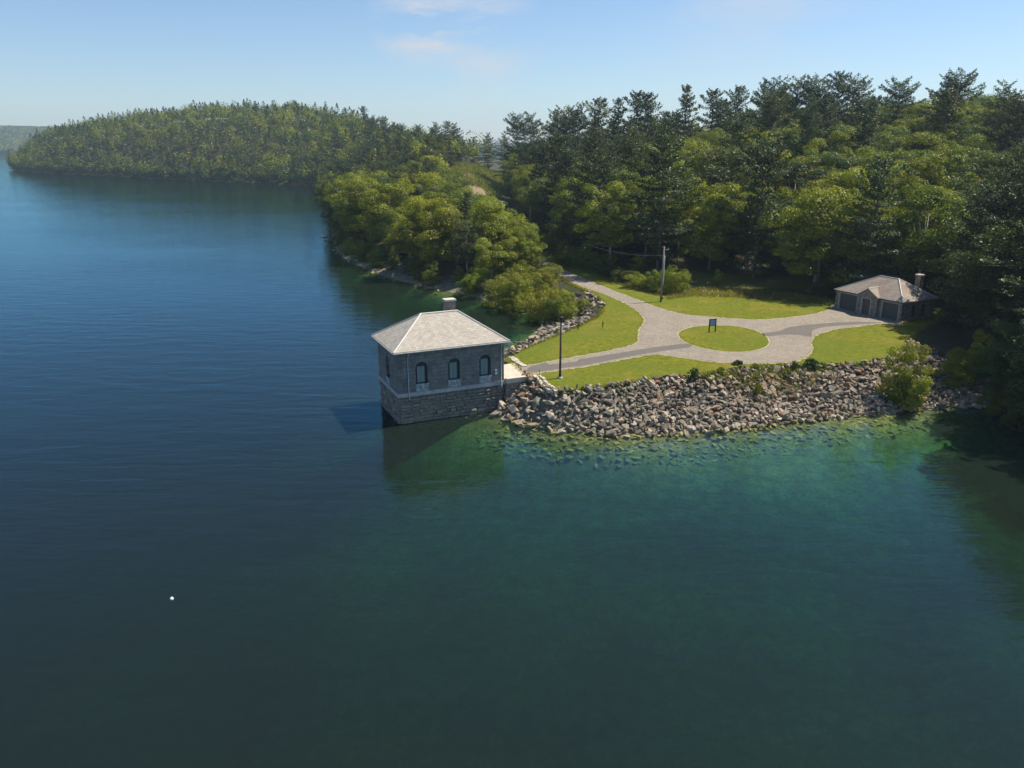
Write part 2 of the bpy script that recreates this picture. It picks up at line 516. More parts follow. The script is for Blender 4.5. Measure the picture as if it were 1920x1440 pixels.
def ashlar(name, c1, c2, mortar, bw, bh, var_scale=1.2, rough=0.85):
    """coursed stone: brick pattern on metre-true uv"""
    M = Mat(name, rough, 0.2)
    uv = M.new('ShaderNodeUVMap').outputs[0]
    br = M.new('ShaderNodeTexBrick')
    M.l.new(uv, br.inputs['Vector'])
    br.inputs['Scale'].default_value = 1.0
    br.inputs['Brick Width'].default_value = bw
    br.inputs['Row Height'].default_value = bh
    br.inputs['Mortar Size'].default_value = 0.014
    br.inputs['Mortar Smooth'].default_value = 0.3
    br.inputs['Bias'].default_value = 0.0
    br.offset_frequency = 2
    br.squash = 0.7
    br.squash_frequency = 3
    M.put(br.inputs['Color1'], c1)
    M.put(br.inputs['Color2'], c2)
    M.put(br.inputs['Mortar'], mortar)
    f1, f2 = M.noise(var_scale, 6, 0.7), M.noise(9, 5, 0.7)
    c = M.mix(1.0, br.outputs['Color'], M.ramp(f1, [(0.3, (0.6, 0.6, 0.62)), (0.7, (1.3, 1.28, 1.25))]), 'MULTIPLY')
    c = M.mix(1.0, c, M.ramp(f2, [(0.3, (0.7,) * 3), (0.7, (1.25,) * 3)]), 'MULTIPLY')
    M.base(c)
    h = M.math('SUBTRACT', M.math('MULTIPLY', f2, 0.8), M.math('MULTIPLY', br.outputs['Fac'], 0.8))
    M.normal(M.bump(h, 0.7, 0.05))
    return M.m


MAT['ashlar'] = ashlar('grey_ashlar', (0.145, 0.143, 0.14), (0.215, 0.205, 0.195), (0.10, 0.098, 0.095), 0.85, 0.36)
MAT['fieldstone'] = ashlar('fieldstone', (0.17, 0.15, 0.125), (0.34, 0.29, 0.24), (0.09, 0.085, 0.08), 0.42, 0.24, 1.6)
MAT['dressed'] = stone('dressed_granite', [(0.3, (0.25, 0.25, 0.255)), (0.7, (0.42, 0.41, 0.395))], 2.0, bump=0.2)
MAT['courses'] = stone('rough_granite', [(0.25, (0.085, 0.076, 0.066)), (0.5, (0.18, 0.16, 0.135)), (0.8, (0.33, 0.285, 0.235))], 1.6, bump=0.8)
MAT['stained'] = stone('lime_streaked_sill', [(0.35, (0.16, 0.17, 0.18)), (0.5, (0.30, 0.31, 0.33)), (0.65, (0.50, 0.51, 0.52))], 3.5, bump=0.2)
MAT['concrete'] = stone('pale_concrete', [(0.3, (0.44, 0.38, 0.30)), (0.7, (0.58, 0.51, 0.41))], 1.2, bump=0.15)
MAT['flag'] = stone('flat_edging_stone', [(0.3, (0.34, 0.29, 0.22)), (0.7, (0.60, 0.54, 0.44))], 2.0, bump=0.3)
MAT['dark_metal'] = plain('dark_bronze_metal', (0.035, 0.026, 0.022), 0.5, 0.2, 5)
MAT['grey_metal'] = plain('weathered_grey_metal', (0.32, 0.36, 0.37), 0.55, 0.2, 5)
MAT['shutter'] = plain('grey_green_shutter', (0.17, 0.235, 0.225), 0.6, 0.18, 4)
MAT['pane_dark'] = plain('dark_window', (0.03, 0.035, 0.04), 0.25, 0.3, 3, spec=0.5)
MAT['door_dark'] = plain('dark_garage_door', (0.06, 0.066, 0.06), 0.6, 0.2, 3)
MAT['door_brown'] = plain('brown_board_door', (0.09, 0.068, 0.06), 0.7, 0.25, 5)
MAT['flashing'] = plain('pale_ridge_metal', (0.50, 0.47, 0.425), 0.5, 0.1, 3)
MAT['white'] = plain('white_paint', (0.75, 0.75, 0.74), 0.5, 0.06, 6)
MAT['sign_blue'] = plain('blue_notice_panel', (0.24, 0.33, 0.56), 0.4, 0.12, 2.5)
M = Mat('pole_wood', 0.9)
f = M.noise(7, 6, 0.7, M.coords((1, 1, 0.1)))
M.base(M.ramp(f, [(0.3, (0.15, 0.115, 0.08)), (0.7, (0.34, 0.28, 0.215))]))
MAT['pole_wood'] = M.m


def shingles(name, c1, c2, c3, bw=0.35, bh=0.22, stain=None):
    M = Mat(name, 0.85, 0.2)
    uv = M.new('ShaderNodeUVMap').outputs[0]
    br = M.new('ShaderNodeTexBrick')
    M.l.new(uv, br.inputs['Vector'])
    br.inputs['Scale'].default_value = 1.0
    br.inputs['Brick Width'].default_value = bw
    br.inputs['Row Height'].default_value = bh
    br.inputs['Mortar Size'].default_value = 0.012
    br.inputs['Mortar Smooth'].default_value = 0.4
    M.put(br.inputs['Color1'], c1)
    M.put(br.inputs['Color2'], c2)
    M.put(br.inputs['Mortar'], c3)
    f1 = M.noise(1.5, 6, 0.75, M.coords((1, 1, 1)))
    f2 = M.noise(1.9, 4, 0.6, M.coords((0.7, 2.4, 1)), 0.5)
    c = M.mix(1.0, br.outputs['Color'], M.ramp(f1, [(0.3, (0.78, 0.77, 0.76)), (0.7, (1.12, 1.12, 1.12))]), 'MULTIPLY')
    c = M.mix(M.ramp(f2, [(0.56, (0, 0, 0)), (0.64, (0.6, 0.6, 0.6))]), c, tuple(v * 0.62 for v in c1))
    if stain:
        c = M.mix(M.ramp(M.noise(0.42, 5, 0.65), [(0.48, (0, 0, 0)), (0.66, (0.7, 0.7, 0.7))]), c, stain)
    M.base(c)
    M.normal(M.bump(M.math('SUBTRACT', f1, br.outputs['Fac']), 0.5, 0.03))
    return M.m


MAT['slate'] = shingles('pale_slate', (0.47, 0.425, 0.36), (0.385, 0.345, 0.29), (0.22, 0.20, 0.17))
MAT['old_shingle'] = shingles('weathered_shingle', (0.36, 0.305, 0.25), (0.28, 0.235, 0.19), (0.16, 0.138, 0.115), stain=(0.24, 0.155, 0.125))


# ------------------------------------------------------------------ object helpers
def tag(o, label=None, cat=None, group=None, kind=None):
    if label:
        o['label'] = label
    if cat:
        o['category'] = cat
    if group:
        o['group'] = group
    if kind:
        o['kind'] = kind
    return o


def empty(name, loc, rz=0.0):
    o = bpy.data.objects.new(name, None)
    o.empty_display_size = 0.5
    o.location = loc
    o.rotation_euler = (0, 0, rz)
    COL.objects.link(o)
    return o


def link(name, me, parent=None, mat=None):
    if mat is not None:
        me.materials.clear()
        me.materials.append(mat)
    o = bpy.data.objects.new(name, me)
    o.parent = parent
    COL.objects.link(o)
    return o


class MB:
    """collects faces with metre-true uv and links them as ONE mesh"""

    def __init__(self):
        self.v, self.f, self.uv, self.smooth = [], [], [], []

    def face(self, pts, smooth=False):
        pts = [Vector(p) for p in pts]
        i0 = len(self.v)
        self.v += [p[:] for p in pts]
        self.f.append(tuple(range(i0, i0 + len(pts))))
        n = geometry.normal(pts[:3]) if len(pts) == 3 else geometry.normal(pts[:4])
        if abs(n.z) > 0.97:
            e1 = Vector((1, 0, 0))
        else:
            e1 = Vector((0, 0, 1)).cross(n).normalized()
        e2 = n.cross(e1).normalized()
        self.uv += [(p.dot(e1), p.dot(e2)) for p in pts]
        self.smooth.append(smooth)

    def box(self, a, b):
        x0, y0, z0 = a
        x1, y1, z1 = b
        P = [(x0, y0, z0), (x1, y0, z0), (x1, y1, z0), (x0, y1, z0), (x0, y0, z1), (x1, y0, z1), (x1, y1, z1), (x0, y1, z1)]
        for q in ((0, 3, 2, 1), (4, 5, 6, 7), (0, 1, 5, 4), (1, 2, 6, 5), (2, 3, 7, 6), (3, 0, 4, 7)):
            self.face([P[i] for i in q])

    def tube(self, pts, radii, n=8, cap=True, smooth=True):
        pts = [Vector(p) for p in pts]
        rings = []
        for i, p in enumerate(pts):
            t = (pts[min(i + 1, len(pts) - 1)] - pts[max(i - 1, 0)]).normalized()
            a = t.orthogonal().normalized() if abs(t.z) < 0.95 else Vector((1, 0, 0)).cross(t).normalized()
            if i and a.dot(rings_a) < 0:
                a = -a
            rings_a = a
            b = t.cross(a)
            rings.append([p + (a * math.cos(k * TAU / n) + b * math.sin(k * TAU / n)) * radii[i] for k in range(n)])
        for r0, r1 in zip(rings[:-1], rings[1:]):
            for k in range(n):
                self.face([r0[k], r0[(k + 1) % n], r1[(k + 1) % n], r1[k]], smooth)
        if cap:
            self.face(list(reversed(rings[0])))
            self.face(rings[-1])

    def build(self, name, mat, parent=None, merge=True):
        me = bpy.data.meshes.new(name)
        me.from_pydata(self.v, [], self.f)
        uvl = me.uv_layers.new(name='UVMap')
        uvl.data.foreach_set('uv', np.array(self.uv, dtype=np.float32).ravel())
        me.polygons.foreach_set('use_smooth', self.smooth)
        if merge:
            bm = bmesh.new()
            bm.from_mesh(me)
            bmesh.ops.remove_doubles(bm, verts=bm.verts, dist=1e-4)
            bm.to_mesh(me)
            bm.free()
        return link(name, me, parent, mat)


def sheet(name, poly, z, mat, hole=None, skirt=0.0, wobble=0.0, step=0.5):
    """a flat sheet from an outline in plan, edges cut into short uneven pieces"""
    def cut(p):
        out = []
        for i in range(len(p)):
            a, b = Vector(p[i]), Vector(p[(i + 1) % len(p)])
            # Catmull-Rom for soft corners
            p0, p3 = Vector(p[i - 1]), Vector(p[(i + 2) % len(p)])
            n = max(1, int((b - a).length / step))
            for k in range(n):
                t = k / n
                q = 0.5 * ((2 * a) + (b - p0) * t + (2 * p0 - 5 * a + 4 * b - p3) * t * t + (3 * a - p0 - 3 * b + p3) * t ** 3)
                out.append((q.x + random.uniform(-wobble, wobble), q.y + random.uniform(-wobble, wobble)))
        return out
    loops = [cut(poly)] + ([cut(hole)] if hole else [])
    v3 = [[Vector((x, y, z)) for x, y in lp] for lp in loops]
    tris = geometry.tessellate_polygon(v3)
    flat = [p for lp in v3 for p in lp]
    vs = [p[:] for p in flat]
    fs = []
    for t in tris:
        a, b, c = (flat[i] for i in t)
        fs.append(t if (b - a).cross(c - a).z > 0 else t[::-1])
    if skirt:
        n = len(v3[0])
        vs += [(p.x, p.y, z - skirt) for p in v3[0]]
        m = len(flat)
        fs += [(i, (i + 1) % n, m + (i + 1) % n, m + i) for i in range(n)]
    me = bpy.data.meshes.new(name)
    me.from_pydata(vs, [], fs)
    return link(name, me, None, mat), loops[0]


# ------------------------------------------------------------------ setting: ground, water, lawn, roads
def axis(lo, hi, step, a, b, grow=1.07, cap=12.0, fine_to=(-620, 1000)):
    mid = list(np.arange(lo, hi + 1e-6, step))
    up, s = [], step
    while (up[-1] if up else hi) < b:
        s = min(s * grow, cap) if (up[-1] if up else hi) < fine_to[1] else s * 1.12
        up.append((up[-1] if up else hi) + s)
    dn, s = [], step
    while (dn[-1] if dn else lo) > a:
        s = min(s * grow, cap) if (dn[-1] if dn else lo) > fine_to[0] else s * 1.12
        dn.append((dn[-1] if dn else lo) - s)
    return np.array(dn[::-1] + mid + up)


gx, gy = axis(-25, 62, 0.8, -3400, 2600, 1.07, 12, (-620, 160)), axis(52, 134, 0.8, -300, 3800, 1.06, 9, (0, 1000))
GX, GY = np.meshgrid(gx, gy)
GZ = ground(GX.ravel(), GY.ravel())
nx, ny = len(gx), len(gy)
verts = np.stack([GX.ravel(), GY.ravel(), GZ], 1)
idx = np.arange(nx * ny).reshape(ny, nx)
quads = np.stack([idx[:-1, :-1], idx[:-1, 1:], idx[1:, 1:], idx[1:, :-1]], -1).reshape(-1, 4)


def np_mesh(name, verts, quads, smooth=False):
    me = bpy.data.meshes.new(name)
    k = quads.shape[1]
    me.vertices.add(len(verts))
    me.vertices.foreach_set('co', np.ascontiguousarray(verts, np.float32).ravel())
    me.loops.add(quads.size)
    me.loops.foreach_set('vertex_index', np.ascontiguousarray(quads, np.int32).ravel())
    me.polygons.add(len(quads))
    me.polygons.foreach_set('loop_start', np.arange(0, quads.size, k, dtype=np.int32))
    me.polygons.foreach_set('use_smooth', np.full(len(quads), smooth))
    me.update(calc_edges=True)
    return me


def set_attr(me, name, data, kind='FLOAT_COLOR', domain='POINT'):
    a = me.attributes.new(name, kind, domain)
    if kind == 'FLOAT_COLOR':
        d = np.ones((len(data), 4), np.float32)
        d[:, :3] = data
        a.data.foreach_set('color', d.ravel())
    else:
        a.data.foreach_set('value', np.ascontiguousarray(data, np.float32).ravel())


me = np_mesh('ground', verts, quads, True)
S1 = sdist(GX.ravel(), GY.ravel(), SHORE)
CLEAR = [(-16, 300), (-6, 300), (2, 350), (8, 420), (2, 470), (-18, 420), (-27, 350), (-24, 320)]
cl_ = sdist(GX.ravel(), GY.ravel(), CLEAR)
rd = pdist(GX.ravel(), GY.ravel(), ROAD_LINE)
zone = np.zeros((len(verts), 3))
zone[:, 0] = np.maximum(smooth((cl_ + 3) / 6), smooth((9 - rd) / 4) * (GY.ravel() < 215)) * (S1 > 0)
sf_ = sdist(GX.ravel(), GY.ravel(), FOOT_POLY)
zone[:, 0] = np.maximum(zone[:, 0], 0.8 * smooth((7 - np.abs(sf_ + 2)) / 4) * (GY.ravel() < 175) * (GY.ravel() > 108) * (S1 > 6))
zone[:, 1] = smooth((7 - S1) / 4) * (S1 > -1) * np.where(GY.ravel() > 330, 0.12, 1.0)  # far bank's shade is put in as dark earth over most of the stone
zone[:, 2] = smooth((0.25 - GZ) / 0.4)
set_attr(me, 'zone', zone)
tag(link('ground', me, None, MAT['earth']), kind='structure')

wb = MB()
wb.box((-3500, -350, -40), (2700, 3900, 0.0))
water = wb.build('water', MAT['water'])
tag(water, kind='structure')

lawn, lawn_edge = sheet('lawn', LAWN, 3.02, MAT['lawn'], skirt=0.35, wobble=0.10)
tag(lawn, kind='structure')
verge_pts = poly_at(ROAD_PX, 3.0)
road_poly = poly_at(ROAD_PX, 3.0)
island_poly = poly_at(ISLAND_PX, 3.0)


def offset(poly, d):
    out = []
    area = sum(a[0] * b[1] - b[0] * a[1] for a, b in zip(poly, poly[1:] + poly[:1]))
    sgn = 1 if area > 0 else -1
    for i in range(len(poly)):
        a, b, c = Vector(poly[i - 1]), Vector(poly[i]), Vector(poly[(i + 1) % len(poly)])
        t = ((b - a).normalized() + (c - b).normalized())
        t = t.normalized() if t.length > 1e-6 else (c - b).normalized()
        out.append((b.x + t.y * sgn * d, b.y - t.x * sgn * d))
    return out


o, _ = sheet('road_edge', offset(road_poly, 0.16), 3.028, MAT['verge'], wobble=0.12, step=0.35)
tag(o, kind='structure')
o, _ = sheet('road', road_poly, 3.034, MAT['road'], wobble=0.10, step=0.35)
tag(o, kind='structure')
o, _ = sheet('traffic_island_edge', offset(island_poly, 0.16), 3.040, MAT['verge'], wobble=0.03, step=0.4)
tag(o, kind='structure')
o, _ = sheet('traffic_island_lawn', island_poly, 3.046, MAT['lawn'], wobble=0.04, step=0.4)
tag(o, kind='structure')
PATCH1 = [(984, 699), (1008, 698), (1060, 690), (1100, 684.5), (1180, 669), (1250, 657.5), (1296, 651), (1287, 645), (1240, 650), (1180, 659), (1120, 669), (1085, 674), (1082, 678),
          (1030, 684), (1024, 680), (994, 688), (988, 694)]
PATCH2 = [(1428, 626), (1462, 621), (1480, 614), (1530, 608), (1600, 604), (1652, 605.5), (1600, 609), (1550, 613), (1524, 620), (1521, 632), (1500, 629), (1470, 628), (1440, 631)]
for p in (PATCH1, PATCH2):
    o, _ = sheet('asphalt_patch', poly_at(p, 3.0), 3.040, MAT['patch'], wobble=0.03, step=0.5)
    tag(o, kind='structure')

# dirt track seen again in the clearing far up the corridor
tv, tf = [], []
line = [(-9, 262), (-12, 290), (-17, 325), (-20, 352), (-20, 378), (-14, 410)]
dens = []
for (x1, y1), (x2, y2) in zip(line[:-1], line[1:]):
    for k in range(6):
        dens.append((x1 + (x2 - x1) * k / 6, y1 + (y2 - y1) * k / 6))
for x, y in dens:
    for q in (-2.6, -0.9, 0.9, 2.6):
        tv.append((x + q, y, gz(x + q, y) + 0.12))
for i in range(len(dens) - 1):
    for k in range(3):
        a = i * 4 + k
        tf.append((a, a + 1, a + 5, a + 4))
me = bpy.data.meshes.new('dirt_track')
me.from_pydata(tv, [], tf)
tag(link('dirt_track', me, None, MAT['dirt']), kind='structure')
# ------------------------------------------------------------------ gatehouse standing in the lake
def gatehouse():
    W, D, ZB, ZE, OV, ZR, R0, R1 = 10.58, 6.88, 2.62, 7.02, 0.42, 9.55, 3.47, 7.14
    root = empty('stone_gatehouse', (-10.43, 68.25, 0), math.radians(24.2))
    tag(root, 'square grey stone gatehouse with pale hipped roof standing in the lake', 'gatehouse')
    # rough coursed foundation, each block standing proud by its own amount
    mb = MB()
    mb.box((0.12, 0.12, -9), (W - 0.12, D - 0.12, ZB))
    r = random.Random(3)

    def block_row(p0, u, n, length, z0, z1):
        s = 0.0
        while s < length - 0.05:
            w = min(r.uniform(0.5, 1.35), length - s)
            if length - s - w < 0.3:
                w = length - s
            out = r.uniform(0.02, 0.24)
            a = p0 + u * (s + 0.015)
            b = p0 + u * (s + w - 0.015)
            zt, zb = z1 - 0.015, z0 + 0.015
            j = lambda: Vector((r.uniform(-.02, .02), r.uniform(-.02, .02), 0))
            A = [a + Vector((0, 0, zb)), b + Vector((0, 0, zb)), b + Vector((0, 0, zt)), a + Vector((0, 0, zt))]
            m = 0.05
            bt = r.uniform(.15, 1.0)
            B = [a + u * m + n * out + Vector((0, 0, zb + m * .8)) + j(), b - u * m + n * (out * r.uniform(.6, 1.1)) + Vector((0, 0, zb + m * .8)) + j(),
                 b - u * m + n * (out * bt) + Vector((0, 0, zt - m * .6)) + j(), a + u * m + n * (out * bt) + Vector((0, 0, zt - m * .6)) + j()]
            c = sum(B, Vector()) / 4 + n * r.uniform(0.02, 0.07)
            for i in range(4):
                mb.face([A[i], A[(i + 1) % 4], B[(i + 1) % 4], B[i]])
                mb.face([B[i], B[(i + 1) % 4], c])
            s += w
    z = -1.2
    while z < ZB - 0.05:
        h = min(r.uniform(0.24, 0.36), ZB - z)
        if ZB - z - h < 0.15:
            h = ZB - z
        for p0, u, n, L in ((Vector((0.1, 0.1, 0)), Vector((1, 0, 0)), Vector((0, -1, 0)), W - 0.2), (Vector((W - 0.1, 0.1, 0)), Vector((0, 1, 0)), Vector((1, 0, 0)), D - 0.2),
                            (Vector((W - 0.1, D - 0.1, 0)), Vector((-1, 0, 0)), Vector((0, 1, 0)), W - 0.2), (Vector((0.1, D - 0.1, 0)), Vector((0, -1, 0)), Vector((-1, 0, 0)), D - 0.2)):
            block_row(p0, u, n, L, z, z + h)
        z += h
    mb.build('foundation_wall', MAT['courses'], root, merge=False)
    # pale water-table band
    mb = MB()
    for a, b in (((-0.10, -0.10, ZB), (W + 0.10, 0.2, ZB + 0.36)), ((-0.10, D - 0.2, ZB), (W + 0.10, D + 0.10, ZB + 0.36)),
                 ((-0.10, 0.2, ZB), (0.2, D - 0.2, ZB + 0.36)), ((W - 0.2, 0.2, ZB), (W + 0.10, D - 0.2, ZB + 0.36))):
        mb.box(a, b)
    mb.build('band_course', MAT['dressed'], root)
    Z0, Z1 = ZB + 0.36, ZE - 0.06

    def wall(name, O, u, n, L, holes):
        """wall plate with arched openings, reveals and parapet-thick edge"""
        mb = MB()
        up = Vector((0, 0, 1))
        P = lambda s, z, d=0.0: O + u * s + up * z - n * d
        outer = [P(0, Z0), P(L, Z0), P(L, Z1), P(0, Z1)]
        loops = []
        for c, w, zs, zt in holes:
            hw = w / 2
            zc = zt - hw
            lp = [P(c - hw, zs), P(c + hw, zs)] + [P(c + hw * math.cos(k * math.pi / 12), zc + hw * math.sin(k * math.pi / 12)) for k in range(13)]
            loops.append(lp)
        flat = outer + [p for l in loops for p in l]
        for t in geometry.tessellate_polygon([outer] + loops):
            q = [flat[i] for i in t]
            if (q[1] - q[0]).cross(q[2] - q[0]).dot(n) < 0:
                q.reverse()
            mb.face(q)
        for l in loops:
            for i in range(len(l)):
                a, b = l[i], l[(i + 1) % len(l)]
                mb.face([a, b, b - n * 0.34, a - n * 0.34])
        return mb
    cs = [(2.27, 1.18, 3.74, 5.80), (5.46, 1.18, 3.74, 5.80), (8.62, 1.18, 3.74, 5.80)]
    sides = [('front', Vector((0, 0, 0)), Vector((1, 0, 0)), Vector((0, -1, 0)), W, cs),
             ('back', Vector((W, D, 0)), Vector((-1, 0, 0)), Vector((0, 1, 0)), W, cs),
             ('lake', Vector((0, D, 0)), Vector((0, -1, 0)), Vector((-1, 0, 0)), D, [(D / 2, 1.18, 3.74, 5.80)]),
             ('land', Vector((W, 0, 0)), Vector((0, 1, 0)), Vector((1, 0, 0)), D, [(D / 2, 1.5, ZB + 0.62, 5.6)])]
    for nm, O, u, n, L, holes in sides:
        wo = wall(nm, O, u, n, L, holes).build('wall', MAT['ashlar'], root)
        for c, w, zs, zt in holes:
            hw, zc = w / 2, zt - w / 2
            P = lambda s, z, d: O + u * s + Vector((0, 0, z)) - n * d
            is_door = nm == 'land'
            mb = MB()
            mb.face([P(c - hw - .1, zs - .1, .30), P(c + hw + .1, zs - .1, .30), P(c + hw + .1, zt + .1, .30), P(c - hw - .1, zt + .1, .30)])
            mb.face([P(c - hw - .1, zs - .1, .36), P(c - hw - .1, zt + .1, .36), P(c + hw + .1, zt + .1, .36), P(c + hw + .1, zs - .1, .36)])
            win = mb.build('door' if is_door else 'window', MAT['door_brown'] if is_door else MAT['pane_dark'], root)
            mb = MB()
            b2 = 0.36 if not is_door else 0.55
            for z0, z1 in ((zs + 0.02, zc + 0.12),):
                for s0, s1 in ((c - b2, c - 0.015), (c + 0.015, c + b2)):
                    p = [P(s0, z0, .26), P(s1, z0, .26), P(s1, z1, .26), P(s0, z1, .26)]
                    q = [v - n * 0.03 for v in p]
                    mb.face(p)
                    for i in range(4):
                        mb.face([p[(i + 1) % 4], p[i], q[i], q[(i + 1) % 4]])
            mb.build('shutter' if not is_door else 'door_leaf', MAT['shutter'], win)
            # arch ring of dressed stones
            mb = MB()
            for k in range(9):
                a0, a1 = math.pi * k / 9 + 0.015, math.pi * (k + 1) / 9 - 0.015
                q = []
                for rr, aa in ((hw + .01, a0), (hw + .30, a0), (hw + .30, a1), (hw + .01, a1)):
                    q.append(P(c + rr * math.cos(aa), zc + rr * math.sin(aa), -0.025))
                mb.face(q)
                for i in range(4):
                    mb.face([q[(i + 1) % 4], q[i], q[i] - n * .05, q[(i + 1) % 4] - n * .05])
            mb.build('arch', MAT['ashlar'], wo)
            if not is_door:
                mb = MB()
                p0, p1 = P(c - hw - .06, zs - .14, -.10), P(c + hw + .06, zs, .30)
                mb.box([min(a, b) for a, b in zip(p0, p1)], [max(a, b) for a, b in zip(p0, p1)])
                mb.build('sill', MAT['stained'], win)
                mb = MB()
                for k, (s0, s1, z0, z1) in enumerate(((-.60, -.02, -.74, -.45), (.0, .60, -.74, -.45), (-.60, -.25, -.44, -.15), (-.23, .2, -.44, -.15), (.22, .60, -.44, -.15))):
                    p0, p1 = P(c + s0, zs + z0, -.02 - .006 * k), P(c + s1, zs + z1, .05)
                    mb.box([min(a, b) for a, b in zip(p0, p1)], [max(a, b) for a, b in zip(p0, p1)])
                mb.build('apron', MAT['stained'], wo)
    # hipped roof: slabs with a thick eave
    e0, e1, e2, e3 = (Vector((-OV, -OV, ZE)), Vector((W + OV, -OV, ZE)), Vector((W + OV, D + OV, ZE)), Vector((-OV, D + OV, ZE)))
    ra, rb = Vector((R0, D / 2, ZR)), Vector((R1, D / 2, ZR))
    mb = MB()
    for q in ([e0, e1, rb, ra], [e1, e2, rb], [e2, e3, ra, rb], [e3, e0, ra]):
        mb.face(q)
    dn = Vector((0, 0, -0.09))
    for a, b in ((e0, e1), (e1, e2), (e2, e3), (e3, e0)):
        mb.face([a + dn, b + dn, b, a])
    mb.face([e3 + dn, e2 + dn, e1 + dn, e0 + dn])
    roof = mb.build('roof', MAT['slate'], root)
    mb = MB()
    for a, b in ((e0, ra), (e1, rb), (e2, rb), (e3, ra), (ra, rb)):
        mb.tube([a + Vector((0, 0, 0.0)), b + Vector((0, 0, 0.02))], [0.085, 0.085], 6, True, False)
    mb.build('ridge_cap', MAT['flashing'], roof)
    mb = MB()
    for a, b in ((e0, e1), (e1, e2), (e2, e3), (e3, e0)):
        d = (b - a).normalized()
        o = Vector((d.y, -d.x, 0)) * 0.06 + Vector((0, 0, -0.10))
        mb.tube([a + o - d * .05, b + o + d * .05], [0.065, 0.065], 6, True, False)
    mb.build('gutter', MAT['dressed'], roof)
    for s in (0.95, 10.25):
        mb = MB()
        mb.tube([(s, -OV - .03, ZE - .16), (s, -OV, ZE - .28), (s, -.09, ZE - .62), (s, -.09, ZB + .42), (s, -.2, ZB + .3), (s, -.2, ZB - .08), (s, -.34, ZB - .2)], [.055] * 7, 8)
        mb.build('downpipe', MAT['grey_metal'], root)
    mb = MB()
    for k, zc in enumerate((4.15, 3.85)):
        mb.box((9.62, -.11, zc - .1), (9.82, .01, zc + .1))
    mb.build('vent_box', MAT['white'], root)
    # chimney
    mb = MB()
    cx, cyy = 6.62, D / 2 + 0.75
    mb.box((cx - .48, cyy - .42, 8.2), (cx + .48, cyy + .42, 10.45))
    ch = mb.build('chimney', MAT['fieldstone'], root)
    mb = MB()
    mb.box((cx - .56, cyy - .5, 10.45), (cx + .56, cyy + .5, 10.62))
    mb.build('cap', MAT['concrete'], ch)
    # landing and its retaining wall on the shore side
    la = empty('entrance_landing', root.location, root.rotation_euler.z)
    tag(la, 'pale concrete landing with stone retaining wall between gatehouse and path', 'landing')
    mb = MB()
    pts = [(W + .12, -.35), (13.15, -.35), (13.3, 1.6), (13.9, 4.9), (W + .12, 5.0)]
    mb.face([(x, y, 3.10) for x, y in pts])
    for i in range(len(pts)):
        a, b = pts[i], pts[(i + 1) % len(pts)]
        mb.face([(a[0], a[1], 2.75), (b[0], b[1], 2.75), (b[0], b[1], 3.10), (a[0], a[1], 3.10)])
    mb.build('slab', MAT['concrete'], la)
    mb = MB()
    mb.box((W + .14, -.42, 3.1), (13.2, .02, 3.24))
    mb.build('coping', MAT['concrete'], la)
    mb = MB()
    mb.box((W + .14, -.3, -.5), (13.08, 1.5, 2.75))
    mb.box((12.2, 1.5, -.5), (13.06, 4.8, 2.75))
    mb.build('retaining_wall', MAT['fieldstone'], la)
    mb = MB()
    mb.box((W + .14, 5.05, .5), (W + .9, 5.75, 3.9))
    pr = mb.build('pier', MAT['fieldstone'], la)
    mb = MB()
    mb.box((W + .14, 4.98, 3.9), (W + .97, 5.82, 4.05))
    mb.build('cap', MAT['concrete'], pr)


gatehouse()


